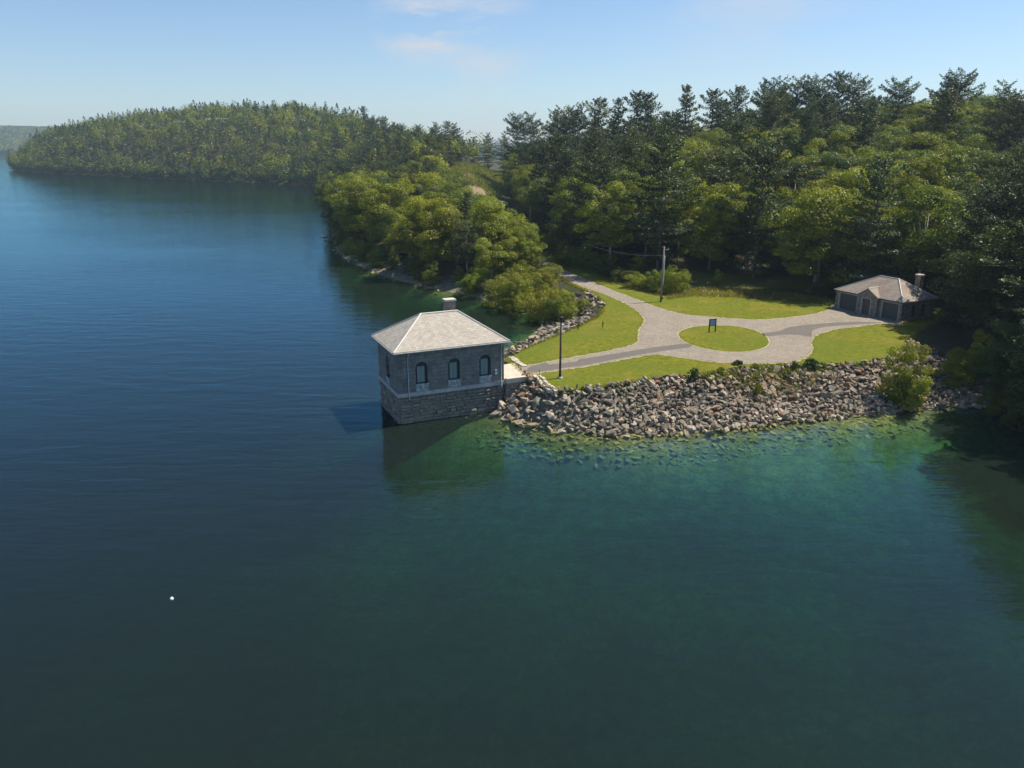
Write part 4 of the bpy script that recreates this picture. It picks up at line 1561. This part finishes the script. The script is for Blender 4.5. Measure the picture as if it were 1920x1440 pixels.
SKY_PX = [-50, 600, 700, 745, 800, 850, 890, 915, 935, 952, 965, 985, 1050, 1100, 1200, 1250, 1290, 1330, 1400, 1440, 1500, 1560, 1600, 1640, 1700, 1740, 1820, 1870, 1920, 2400]
SKY_PY = [150, 150, 190, 235, 240, 236, 248, 268, 276, 262, 228, 216, 198, 200, 188, 172, 182, 176, 164, 156, 148, 172, 168, 166, 158, 162, 162, 150, 165, 160]
PEN_PX = [560, 612, 650, 700, 760, 800, 835, 860, 900, 945, 970, 1000, 1030, 1060, 1100, 1150]
PEN_PY = [345, 338, 326, 318, 290, 284, 292, 336, 356, 376, 402, 436, 462, 500, 540, 560]

trees = []        # kind, x, y, z, height, colour name, region


def add_tree(kind, x, y, H, cname, region, z=None, pr=None):
    trees.append(dict(kind=kind, x=x, y=y, z=gz(x, y) if z is None else z, H=H, c=cname, region=region, pr=pr))


def height_for(x, y, z, py):
    """tree height whose top shows at photograph row py"""
    v = (720 - py) / F_PX
    dz = (v * y * math.cos(PITCH) - y * math.sin(PITCH)) / (math.cos(PITCH) + v * math.sin(PITCH))
    return CAM_H + dz - z


# named skyline trees: px, py of the top, distance
for px, py, Y, kind, cn in ((1870, 118, 176, 'pine', 'dark green'), (1712, 139, 205, 'pine', 'dark green'), (1690, 147, 207, 'pine', 'dark green'), (1508, 141, 215, 'pine', 'dark green'), (1535, 150, 218, 'pine', 'blue green'),
                            (1612, 155, 212, 'pine', 'blue green'), (1400, 154, 230, 'pine', 'blue green'), (1440, 149, 226, 'pine', 'olive'), (1470, 150, 224, 'pine', 'blue green'), (1255, 161, 245, 'pine', 'olive'), (1342, 167, 238, 'pine', 'blue green'),
                            (1300, 173, 240, 'pine', 'dark green'), (1190, 180, 255, 'pine', 'dark green'), (1140, 186, 262, 'pine', 'dark green'), (1172, 176, 262, 'pine', 'dark green'), (1108, 188, 270, 'pine', 'olive'), (1075, 196, 280, 'pine', 'dark green'),
                            (1034, 194, 292, 'pine', 'dark green'), (1052, 197, 285, 'pine', 'olive'), (992, 213, 330, 'pine', 'dark green'), (969, 219, 345, 'pine', 'dark green'), (919, 251, 425, 'pine', 'olive'), (947, 252, 440, 'pine', 'olive'), (830, 231, 408, 'pine', 'olive'),
                            (850, 229, 405, 'pine', 'olive'), (862, 233, 400, 'pine', 'dark green'), (800, 236, 415, 'pine', 'olive'), (897, 246, 420, 'broadleaf', 'mid green'), (770, 234, 430, 'pine', 'olive'), (1918, 160, 165, 'pine', 'dark green'), (1790, 158, 190, 'pine', 'blue green')):
    x = (px - 960) / F_PX * 1.046 * Y
    z = gz(x, Y)
    add_tree(kind, x, Y, float(np.clip(height_for(x, Y, z, py), 9, 30)), cn, 'right' if px > 955 else 'mid', z)

for px, py, kind, H, cn in ((1822, 602, 'pine', 17, 'dark green'), (1850, 622, 'broadleaf', 14, 'deep green'), (1885, 640, 'pine', 19, 'dark green'), (1925, 668, 'pine', 20, 'dark green'),
                            (1900, 600, 'pine', 21, 'dark green'), (1840, 585, 'pine', 19, 'blue green'), (1960, 640, 'broadleaf', 16, 'deep green'), (1985, 700, 'pine', 21, 'dark green'), (2040, 745, 'pine', 21, 'dark green'), (2060, 660, 'pine', 22, 'dark green'),
                            (2110, 720, 'broadleaf', 15, 'deep green'), (1960, 745, 'broadleaf', 12, 'deep green'), (1905, 715, 'broadleaf', 10, 'deep green'), (2150, 790, 'pine', 20, 'dark green'), (2200, 700, 'pine', 21, 'dark green')):
    x, y = at(px, py, 3.2)
    add_tree(kind, x, y, H, cn, 'right')

for px, py, z, H, cn in ((955, 520, 2.6, 9.0, 'yellow green'), (988, 514, 3.0, 7.2, 'bright green'), (922, 528, 2.4, 9.5, 'bright green'), (965, 498, 3.0, 9.5, 'mid green')):
    x, y = at(px, py, z)
    add_tree('broadleaf', x, y, H, cn, 'point')

placed = [(t['x'], t['y'], 3.2) for t in trees]
hashg = {}


def free(x, y, gap):
    k = (int(x // 12), int(y // 12))
    for a in (-1, 0, 1):
        for b in (-1, 0, 1):
            for (qx, qy, qg) in hashg.get((k[0] + a, k[1] + b), ()):
                if (qx - x) ** 2 + (qy - y) ** 2 < (0.5 * (gap + qg)) ** 2:
                    return False
    return True


def occupy(x, y, gap):
    hashg.setdefault((int(x // 12), int(y // 12)), []).append((x, y, gap))


for p in placed:
    occupy(*p)

N = 26000
cx_ = np.concatenate([rng.uniform(-75, 20, 5000), rng.uniform(0, 150, 8000), rng.uniform(-150, 30, 4000), rng.uniform(-620, 0, 26000)])
cy_ = np.concatenate([rng.uniform(108, 320, 5000), rng.uniform(62, 340, 8000), rng.uniform(250, 560, 4000), rng.uniform(380, 960, 26000)])
c_s, c_l = sdist(cx_, cy_, SHORE), sdist(cx_, cy_, LAWN)
c_r, c_c = pdist(cx_, cy_, ROAD_LINE), sdist(cx_, cy_, CLEAR)
c_f = sdist(cx_, cy_, FOOT_POLY)
c_z = ground(cx_, cy_)
c_q = 960 + cx_ / cy_ * F_PX / 1.046
c_n = vnoise(cx_ / 30, cy_ / 30)
GPOS = (54.5, 98.5)
for i in range(len(cx_)):
    x, y, z, q, s = cx_[i], cy_[i], float(c_z[i]), c_q[i], c_s[i]
    if s < (1.6 if y < 340 else .8) or c_l[i] > -2.5 or c_c[i] > -1.5 or q < -80 or q > 2150:
        continue
    if c_r[i] < (5.5 if y < 210 else 7.5):
        continue
    if math.hypot(x - GPOS[0], y - GPOS[1]) < 9.5:
        continue
    left_of_road = c_f[i] < 0 and x < np.interp(y, [100, 144, 172, 205, 260, 330, 380, 500], [8, 8, 3, -2, -9, -17, -20, 0])
    U = random.random()
    if y > 340 or (y > 300 and x < -30):
        # far hill
        if y > np.interp(q, T_PX, T_DC) + 45:
            continue
        pine = U < (.5 if y < 480 else .42 + .5 * c_n[i])
        kind = 'pine' if pine else 'broadleaf'
        H = random.uniform(12, 16) if pine else random.uniform(9, 13)
        gap = 5.2 if y < 500 else 5.8
        reg = 'mid' if y < 480 else 'far'
    elif left_of_road:
        pine = U < (.07 if y < 230 else .5)
        kind = 'pine' if pine else 'broadleaf'
        H = random.uniform(11, 16) if not pine else random.uniform(13, 18)
        gap = 6.0
        reg = 'point'
        if y < 215 and s < 5.5:
            continue
        lim = np.interp(q, PEN_PX, PEN_PY) + random.uniform(0, 14)
        H = min(H, height_for(x, y, z, lim))
        if H < 4.0 or (q > 975 and y < 137):
            continue
        if H < 8:
            gap = 3.6
    else:
        if c_f[i] < -1 and not (x > 44 and s > 6):
            continue
        front = c_f[i] < 22
        pine = U < (.58 if q < 1150 else (.10 if front else .17 + .4 * c_n[i] - .08 * (q > 1560)))
        if y < 100 and x > 44:
            pine = U < .5
        kind = 'pine' if pine else 'broadleaf'
        H = random.uniform(17, 25) if pine else random.uniform(12, 17.5)
        gap = 6.4
        reg = 'right'
        if y < 100 and x < 60 and s < 9:
            continue
    if y < 108 and 38 < x < 75:      # keep the garage and the lawn beside it open to view and sun
        bx, by = proj(x, y, z)
        tx, ty = proj(x, y, z + H)
        if bx < 1790 + 45 * (by > 610) or (bx - 60 < 1760 and ty < 600):
            continue
    lim = np.interp(q, SKY_PX, SKY_PY) + random.uniform(4, 24)
    if reg != 'far':
        H2 = min(H, height_for(x, y, z, lim))
    else:
        H2 = H
    if H2 < H * .45 and H2 < 6:
        continue
    H = H2
    gap *= .82 + .3 * random.random()
    if not free(x, y, gap):
        continue
    occupy(x, y, gap)
    if reg == 'far':                 # whole stands share a tone
        H *= .8 + .5 * random.random()
        cn = 'bright green' if c_n[i] > .12 and random.random() < .7 else None
    else:
        cn = None
    if cn and kind == 'broadleaf':
        pass
    elif kind == 'pine':
        cn = random.choices(list(PINEC), [3, 2, 2] if reg != 'right' else [4, 2.5, 1.2])[0]
    elif reg == 'right':
        cn = random.choices(list(LEAFC), [4, 2.5 + (2 if q > 1500 else 0), 3, 1.5, .6])[0]
    else:
        cn = random.choices(list(LEAFC), [3, 2, 4, 2, 1.2])[0]
    add_tree(kind, x, y, H, cn, reg, z)

# largest in the picture stay single, the rest of the wood is one mass
for t in trees:
    t['px'], t['py'] = proj(t['x'], t['y'], t['z'] + t['H'])
    t['size'] = t['H'] / math.hypot(t['x'], t['y']) * (1 if -20 < t['px'] < 1960 else .3)
single, mass = [], []
for kind in ('pine', 'broadleaf'):
    lst = sorted((t for t in trees if t['kind'] == kind), key=lambda t: -t['size'])
    near = [t for t in lst[290:] if math.hypot(t['x'], t['y']) < 300]     # just outside the frame
    single += lst[:290] + near
    mass += [t for t in lst[290:] if math.hypot(t['x'], t['y']) >= 300]
    print(kind, len(lst), len(near))


def place(kind, t, colour, name, cat, group, ci=None):
    cm, tm, H0 = PROTO[kind][t['pr'] if t['pr'] is not None else random.randrange(len(PROTO[kind]))]
    k = t['H'] / H0
    w = k * t.get('w', random.uniform(.9, 1.12))
    root = empty(name, (t['x'], t['y'], t['z'] - .1), random.uniform(0, TAU))
    root.scale = (w, w, k)
    root['category'] = cat
    root['group'] = group
    cr = bpy.data.objects.new('crown' if kind not in ('shrub', 'bush') else 'foliage', cm)
    cr.parent = root
    j = random.uniform(.88, 1.14)
    cr.color = (colour[0] * j * random.uniform(.93, 1.08), colour[1] * j, colour[2] * j, 1)
    COL.objects.link(cr)
    tr_ = bpy.data.objects.new('trunk' if kind not in ('shrub', 'bush') else 'stems', tm)
    tr_.parent = root
    COL.objects.link(tr_)
    return root


def tree_where(t):
    q = t['px']
    D = t['y']
    if t['region'] == 'point':
        a = ('at the tip of the wooded point' if q < 690 else 'midway along the wooded point' if q < 790 else 'on the point above the chimney' if q < 880 else 'on the point where the cove ends' if q < 965 else 'by the road bend near the cove')
        b = 'along the shore' if float(sdist([t['x']], [t['y']], SHORE)[0]) < 14 else 'inland' if D < 230 else 'far back'
        return f'{b} {a}'
    if t['region'] == 'mid':
        a = 'left of the clearing' if q > 790 else 'at the far hill foot' if q > 680 else 'behind the bay'
        return ('far ' if D > 420 else 'near ') + a
    if t['region'] == 'far':
        a = 'near its left end' if q < 200 else 'near its middle' if q < 420 else 'near the bay head'
        return 'on the far shore ' + a
    a = ('beside the road corridor' if q < 1050 else 'above the road shrubs' if q < 1160 else 'behind the utility pole' if q < 1290 else 'above the tall grass' if q < 1420 else 'between tall grass and garage' if q < 1550 else
         'behind the stone garage' if q < 1700 else 'beyond the garage chimney' if q < 1820 else 'farthest from the gatehouse')
    f = float(sdist([t['x']], [t['y']], FOOT_POLY)[0])
    b = 'at the wood edge' if f < 14 else 'on the lower slope' if f < 40 else 'on the upper slope' if f < 85 else 'along the ridge'
    return f'{b} {a}'


ORD = ['tallest', 'second tallest', 'third tallest', 'fourth tallest', 'fifth tallest', 'sixth tallest', 'seventh tallest', 'eighth tallest', 'ninth tallest', 'tenth tallest', 'eleventh tallest', 'twelfth tallest']
cells = {}
for t in single:
    t['where'] = tree_where(t)
    cells.setdefault((t['kind'], t['c'], t['where']), []).append(t)
GROUPS = {'point': 'trees on the wooded point', 'mid': 'trees on the low ridge', 'far': 'trees along the far shore', 'right': 'trees on the wooded slope'}
for (kind, cn, wh), lst in cells.items():
    lst.sort(key=lambda t: -t['H'])
    for k, t in enumerate(lst):
        root = place(kind, t, (LEAFC if kind == 'broadleaf' else PINEC)[cn], f'{kind}_tree', 'tree', GROUPS[t['region']])
        pre = '' if len(lst) == 1 else (ORD[k] if k < len(ORD) else 'lower') + ' '
        root['label'] = f"{pre}{cn} {'leafy tree' if kind == 'broadleaf' else 'pine'} {wh}"

# shrubs: px, py of the base, height, width factor, colour, label
for px, py, z, H, w, cn, lb in (
        (1300, 716, 2.7, 1.5, .85, 'deep green', 'round dark shrub where the rocks meet the lawn'),
        (1383, 693, 2.9, 1.2, .9, 'deep green', 'low blue green shrub beside the loop road'),
        (1352, 706, 2.8, .9, .9, 'yellow green', 'low pale shrub between the dark round shrub and the loop'),
        (1420, 737, 1.9, 1.6, .62, 'yellow green', 'trailing bright green shrub among the rocks'),
        (1418, 752, 1.2, 1.2, .5, 'yellow green', 'small bright green shrub low among the rocks'),
        (1415, 700, 2.6, .8, 1.1, 'mid green', 'low green shrub at the lawn edge near the brush'),
        (1488, 697, 2.7, 1.1, .9, 'deep green', 'dark shrub at the lawn edge past the brush'),
        (1518, 696, 2.7, 1.3, .9, 'deep green', 'larger dark shrub at the lawn edge past the brush'),
        (1545, 697, 2.6, .8, .9, 'bright green', 'small bright shrub at the end of the brush'),
        (1322, 722, 2.3, .8, .9, 'mid green', 'small green shrub just below the round dark shrub'),
        (1699, 728, 2.0, 7.0, .72, 'yellow green', 'tall rounded shore bush with pale leaves above the rocks'),
        (1682, 736, 1.6, 3.2, .6, 'mid green', 'lower half of the shore bush leaning over the rocks'),
        (1712, 742, 1.4, 3.2, .6, 'yellow green', 'pale bush under the tall shore bush by the water'),
        (1795, 690, 3.0, 4.2, .85, 'yellow green', 'sunlit bush in the dark wood past the shore bush'),
        (1840, 672, 3.0, 4.6, .7, 'yellow green', 'taller sunlit bush in the dark wood at the right'),
        (1870, 720, 2.8, 3.0, .8, 'mid green', 'dim bush above the shaded right shore'),
        (1910, 735, 2.8, 3.4, .8, 'mid green', 'dim bush at the right edge of the shaded shore'),
        (1058, 497, 3.0, 4.6, .95, 'bright green', 'broad bright shrub beside the road above the cove'),
        (1085, 500, 3.0, 4.0, .95, 'mid green', 'rounded shrub beside the road next to the broad bright one'),
        (1112, 508, 3.0, 4.2, .85, 'mid green', 'rounded shrub in the middle of the roadside row'),
        (1135, 516, 3.0, 2.8, .95, 'deep green', 'low dark shrub in the roadside row'),
        (1165, 527, 3.0, 2.6, 1.1, 'mid green', 'low spreading shrub toward the utility pole'),
        (1195, 540, 3.0, 2.8, 1.1, 'bright green', 'bright sprawling shrub left of the utility pole'),
        (1222, 545, 3.0, 3.8, .95, 'bright green', 'taller bright shrub just left of the utility pole'),
        (1262, 548, 3.0, 4.4, .9, 'bright green', 'tall bright shrub just right of the utility pole'),
        (1344, 540, 3.0, 3.4, .6, 'mid green', 'slim bright shrub behind the tall grass'),
        (1045, 477, 3.0, 3.6, 1.0, 'mid green', 'shrub at the far end of the roadside row'),
        (1022, 468, 3.2, 4.0, 1.0, 'bright green', 'shrub by the far utility pole'),
        (1065, 583, 2.4, 3.2, .8, 'yellow green', 'pale shrub at the cove corner above the rocks'),
        (1040, 580, 2.2, 4.2, .75, 'mid green', 'leafy shrub overhanging the cove rocks'),
        (1010, 572, 2.2, 5.0, .85, 'yellow green', 'pale yellow shrub on the cove shore'),
        (965, 556, 2.4, 6.0, .9, 'yellow green', 'large pale yellow shrub at the head of the cove'),
        (1090, 574, 3.0, 1.9, .8, 'yellow green', 'small loose shrub at the lawn corner by the road'),
        (1000, 632, 2.2, .8, 1.5, 'deep green', 'low green shrub creeping over the cove bank'),
        (1025, 625, 2.5, .9, 1.4, 'deep green', 'low green shrub on the cove bank behind the lamp post'),
        (1045, 617, 2.7, .8, 1.3, 'mid green', 'low bright shrub at the end of the cove bank'),
        (1590, 560, 3.0, 3.4, .9, 'deep green', 'dark shrub against the left end of the garage'),
        (1530, 556, 3.0, 2.4, 1.2, 'deep green', 'dim low shrub behind the field near the garage')):
    x, y = at(px, py, z)
    zz = gz(x, y)
    big = H > 2.5
    t = dict(x=x, y=y, z=max(zz, .2), H=H, pr=1 if big and 1680 < px < 1720 else None, w=w * (.95 if big else .72))
    root = place('bush' if big else 'shrub', t, LEAFC[cn], 'shrub', 'shrub', 'shrubs around the lawn and shore')
    root['label'] = lb

# bushes hanging over the shore of the wooded point
ur = random.Random(9)
pb = []
for _ in range(6000):
    if len(pb) >= 70:
        break
    x, y = ur.uniform(-80, 9), ur.uniform(108, 330)
    s_ = float(sdist([x], [y], SHORE)[0])
    if not 1.8 < s_ < 5.5 or x > np.interp(y, [100, 115, 125, 135], [2, 4, 3, -1]) + 60 * (y > 140):
        continue
    if any((x - b['x']) ** 2 + (y - b['y']) ** 2 < 2.2 ** 2 for b in pb):
        continue
    cn = ur.choice(['mid green', 'bright green', 'yellow green', 'mid green', 'grey green'])
    t = dict(x=x, y=y, z=max(gz(x, y) - .2, .05), H=ur.uniform(2.2, 4.2), pr=None, w=ur.uniform(.75, 1.05), region='point', c=cn)
    t['px'] = proj(x, y, t['z'])[0]
    pb.append(t)
# looser bushes filling the corner between cove, road and lawn
for px, py, z, H in ((1000, 548, 2.4, 5.6), (1022, 540, 2.8, 5.2), (1046, 556, 2.6, 3.8), (1068, 566, 2.6, 3.2), (985, 530, 2.8, 6.4), (960, 540, 2.4, 6.6), (1030, 524, 3, 4.2), (1010, 515, 3, 4.8), (940, 548, 2.2, 6.2), (1052, 574, 2.2, 3.0), (1094, 566, 3, 1.9)):
    x, y = at(px, py, z)
    t = dict(x=x, y=y, z=gz(x, y), H=H * .82, pr=None, w=.92, region='point', c=ur.choice(['yellow green', 'yellow green', 'mid green', 'bright green']), px=px)
    pb.append(t)
bc = {}
for t in pb:
    bc.setdefault((t['c'], tree_where(t)), []).append(t)
for (cn, wh), lst in bc.items():
    lst.sort(key=lambda t: -t['H'])
    for k, t in enumerate(lst):
        root = place('bush', t, LEAFC[cn], 'shrub', 'shrub', 'bushes on the wooded point')
        pre = '' if len(lst) == 1 else (ORD[k] if k < len(ORD) else 'lower') + ' '
        root['label'] = f'{pre}{cn} bush {wh}'

# understory along the wood edge
ur = random.Random(4)
n_u = 0
under_cells = {}
for _ in range(4000):
    if n_u >= 70:
        break
    x, y = ur.uniform(6, 62), ur.uniform(112, 185)
    f_ = float(sdist([x], [y], FOOT_POLY)[0])
    if not 0.5 < f_ < 13 or float(sdist([x], [y], LAWN)[0]) > -1.5 or float(pdist([x], [y], ROAD_LINE)[0]) < 7 or math.hypot(x - GPOS[0], y - GPOS[1]) < 8.5:
        continue
    if not free(x, y, 2.6):
        continue
    occupy(x, y, 2.6)
    n_u += 1
    H = ur.uniform(2.0, 5.2)
    cn = ur.choice(['mid green', 'deep green', 'bright green', 'deep green'])
    t = dict(x=x, y=y, z=gz(x, y), H=H, pr=None, w=ur.uniform(.8, 1.1), region='right', c=cn)
    t['px'] = proj(x, y, t['z'])[0]
    under_cells.setdefault((cn, tree_where(t)), []).append(t)
for (cn, wh), lst in under_cells.items():
    lst.sort(key=lambda t: -t['H'])
    for k, t in enumerate(lst):
        root = place('bush' if t['H'] > 2.6 else 'shrub', t, LEAFC[cn], 'shrub', 'shrub', 'understory shrubs at the wood edge')
        pre = '' if len(lst) == 1 else (ORD[k] if k < len(ORD) else 'lower') + ' '
        root['label'] = f'{pre}{cn} understory shrub {wh}'

# two staked saplings on the cove lawn
for px, py, H, lb in ((1084, 621, 1.3, 'thin sapling on the cove lawn nearer the lamp post'), (1130, 617, 1.1, 'thin sapling on the cove lawn nearer the road')):
    x, y = at(px, py, 3.02)
    t = dict(x=x, y=y, z=3.05, H=H, pr=1, w=.16)
    root = place('shrub', t, LEAFC['mid green'], 'sapling', 'sapling', 'saplings on the cove lawn')
    root['label'] = lb

# the rest of the wood, one object
FS = poly_at([COVE_PX[-1]] + FAR_PX, 0)
for (x1, y1), (x2, y2) in zip(FS[:-1], FS[1:]):
    n_ = int(math.hypot(x2 - x1, y2 - y1) / 1.5)
    for k in range(n_):
        x, y = x1 + (x2 - x1) * k / n_, y1 + (y2 - y1) * k / n_ + random.uniform(-.3, 7.0)
        mass.append(dict(kind='broadleaf', x=x, y=y, z=max(gz(x, y) - .6, -.2), H=random.uniform(3.5, 9.0), c=random.choice(['mid green', 'deep green', 'deep green', 'grey green'])))
r = np.random.default_rng(11)
Pp, Pn, Ps, Pt, Pl = [], [], [], [], []
for t in mass:
    n = 190 if t['kind'] == 'broadleaf' else 190
    H = t['H']
    if t['kind'] == 'broadleaf':
        d = sphere(r, n)
        d[:, 2] = np.abs(d[:, 2]) * 1.2 - .2
        R = H * .36
        lob = 1 + .25 * np.sin(d[:, 0] * 4 + t['x']) * np.sin(d[:, 1] * 4 + t['y']) + .12 * r.normal(size=n)
        p = d * lob[:, None] * np.array([R, R, H * .42]) + np.array([0, 0, H * .55])
        nn = d + sphere(r, n) * .7 + np.array([0, 0, .3])
        c = LEAFC[t['c']]
    else:
        u = r.random(n) ** .75
        az = r.uniform(0, TAU, n)
        rad = (1 - u) ** .7 * H * .25 * (1 + .35 * np.sin(u * H * 2.2 + t['x'])) * r.uniform(.5, 1.1, n)
        p = np.stack([np.cos(az) * rad, np.sin(az) * rad, H * (.12 + .88 * u)], 1)
        nn = np.stack([np.cos(az) * .4, np.sin(az) * .4, np.ones(n)], 1) + sphere(r, n) * .6
        c = PINEC[t['c']]
    Pp.append(p + np.array([t['x'], t['y'], t['z']]))
    Pn.append(nn)
    Ps.append(r.uniform(.65, 1.3, n))
    Pt.append(np.tile(np.array(c) * r.uniform(.85, 1.18), (n, 1)))
    Pl.append(np.clip(.5 + .25 * r.normal(size=n), 0, 1))
# distant ridge canopy
M_ = 9000
ys = r.uniform(2000, 2900, M_ * 3)
qs = np.where(r.random(M_ * 3) < .75, r.uniform(30, 190, M_ * 3), r.uniform(900, 1010, M_ * 3))
xs = (qs - 960) / F_PX * 1.046 * ys
ok = (sdist(xs, ys, FAR_LAND) > 8) & (((qs > 20) & (qs < 200)) | ((qs > 890) & (qs < 1010)))
xs, ys = xs[ok][:M_], ys[ok][:M_]
zs = ground(xs, ys)
for x, y, z in zip(xs, ys, zs):
    n = 14
    d = sphere(r, n)
    d[:, 2] = np.abs(d[:, 2])
    Pp.append(d * np.array([6.5, 6.5, 9]) * .8 + np.array([x, y, z + 3]))
    Pn.append(d + sphere(r, n) * .5)
    Ps.append(r.uniform(4, 7, n))
    Pt.append(np.tile(np.array(LEAFC['mid green'] if r.random() < .6 else PINEC['dark green']) * r.uniform(.8, 1.2), (n, 1)))
    Pl.append(r.random(n))
v, q = cards(np.concatenate(Pp), np.concatenate(Pn), np.concatenate(Ps), r, .8, .25)
me = np_mesh('distant_forest', v, q)
set_attr(me, 'tint', np.repeat(np.concatenate(Pt), 4, 0))
set_attr(me, 'leaf', np.repeat(np.concatenate(Pl), 4), 'FLOAT')
tag(link('distant_forest', me, None, MAT['wood_mass']), 'continuous mixed wood covering the far hill and distant ridge', kind='stuff')


# grass: tall meadow grass at the back of the field, tufts along the lawn edge, brown brush on the bank, weeds in the clearing
def blades(name, label, pts, h, w, tints, seed, lean=.35):
    rr = np.random.default_rng(seed)
    n = len(pts)
    zz = ground(pts[:, 0], pts[:, 1])
    base = np.column_stack([pts, zz])
    az = rr.uniform(0, TAU, n)
    hh = h[0] + (h[1] - h[0]) * rr.random(n)
    side = np.stack([np.cos(az), np.sin(az), np.zeros(n)], 1) * (w * rr.uniform(.6, 1.4, n))[:, None]
    ln = np.stack([rr.normal(size=n) * lean, rr.normal(size=n) * lean, np.ones(n)], 1)
    tip = base + ln * hh[:, None]
    v = np.stack([base - side, base + side, tip + side * .35, tip - side * .35], 1).reshape(-1, 3)
    me = np_mesh(name, v, np.arange(n * 4).reshape(n, 4))
    ti = np.array(tints)[rr.integers(0, len(tints), n)]
    set_attr(me, 'tint', np.repeat(ti, 4, 0))
    set_attr(me, 'leaf', np.repeat(rr.random(n), 4), 'FLOAT')
    tag(link(name, me, None, MAT['blade']), label, kind='stuff')


def sample(poly, n, seed):
    rr = np.random.default_rng(seed)
    P = np.array(poly)
    x, y = rr.uniform(P[:, 0].min(), P[:, 0].max(), n), rr.uniform(P[:, 1].min(), P[:, 1].max(), n)
    k = sdist(x, y, poly) > 0
    return np.column_stack([x[k], y[k]])


TALL = poly_at([(1248, 562), (1300, 556), (1370, 558), (1440, 562), (1510, 566), (1556, 572), (1560, 562), (1500, 553), (1440, 548), (1380, 542), (1310, 537), (1262, 541)], 3)
blades('tall_grass', 'tall seeding meadow grass along the back of the field', sample(TALL, 22000, 1), (.12, .6), .06, [(.19, .19, .03), (.26, .21, .05), (.25, .16, .05), (.15, .17, .02)], 2, .95)
tuft = []
for i in range(len(lawn_edge)):
    a, b = lawn_edge[i], lawn_edge[(i + 1) % len(lawn_edge)]
    for _ in range(26):
        t_ = random.random()
        tuft.append((a[0] + (b[0] - a[0]) * t_ + random.gauss(0, .22), a[1] + (b[1] - a[1]) * t_ + random.gauss(0, .22)))
blades('grass_fringe', 'ragged longer grass fringing the mown lawn', np.array(tuft), (.12, .38), .035, [(.15, .17, .02), (.20, .19, .03), (.24, .19, .06)], 3)
BRUSH = poly_at([(1330, 712), (1390, 706), (1440, 700), (1500, 698), (1560, 694), (1545, 708), (1500, 716), (1450, 726), (1420, 730), (1380, 722)], 2.6)
blades('dry_brush', 'tangled brown and green brush growing over the upper rocks', sample(BRUSH, 6500, 4), (.15, .5), .035, [(.20, .14, .09), (.25, .18, .11), (.14, .17, .02), (.18, .19, .02)], 5, .9)
EDGE2 = poly_at([(1310, 708), (1330, 703), (1440, 690), (1560, 686), (1560, 694), (1440, 702), (1330, 714)], 2.9)
blades('bank_grass', 'rough green grass along the top of the rocky bank', sample(EDGE2, 9000, 6), (.2, .55), .04, [(.14, .17, .02), (.19, .19, .03), (.10, .13, .02)], 7)
blades('clearing_weeds', 'bright weeds in the clearing far up the road', sample(offset(CLEAR, 2.0), 26000, 8), (.3, 1.3), .16, [(.15, .18, .02), (.20, .20, .03), (.10, .14, .02), (.22, .17, .06)], 9)
fr = []
for lp in (offset(road_poly, .12), island_poly):
    for i in range(len(lp)):
        a, b = lp[i], lp[(i + 1) % len(lp)]
        L_ = math.hypot(b[0] - a[0], b[1] - a[1])
        for _ in range(int(L_ * 22)):
            t_ = random.random()
            fr.append((a[0] + (b[0] - a[0]) * t_ + random.gauss(0, .16), a[1] + (b[1] - a[1]) * t_ + random.gauss(0, .16)))
blades('road_fringe', 'sparse grass creeping over the road edges', np.array(fr), (.12, .24), .04, [(.15, .16, .02), (.20, .18, .04), (.12, .14, .015)], 13, .9)
ROADSIDE = [(p[0] + 3.0, p[1]) for p in ROAD_LINE[:4]] + [(p[0] + 8.5, p[1] + 2) for p in reversed(ROAD_LINE[:4])]
blades('roadside_weeds', 'loose weeds between the road and the roadside shrubs', sample(ROADSIDE, 9000, 10), (.2, .8), .06, [(.13, .16, .02), (.18, .18, .03), (.09, .12, .02)], 11)
ISL = [(x, y) for x, y in SPIT]

# ------------------------------------------------------------------ air
hz = MB()
hz.box((-3600, -360, -41), (2800, 4000, 150))
haze = hz.build('haze', None)
M = Mat('haze_air')
M.n.remove(M.b)
pv = M.new('ShaderNodeVolumePrincipled')
M.put(pv.inputs['Color'], (0.62, 0.82, 1.0))
pv.inputs['Density'].default_value = 0.00015
pv.inputs['Anisotropy'].default_value = 0.2
M.l.new(pv.outputs[0], M.out.inputs['Volume'])
haze.data.materials.append(M.m)
tag(haze, kind='stuff')
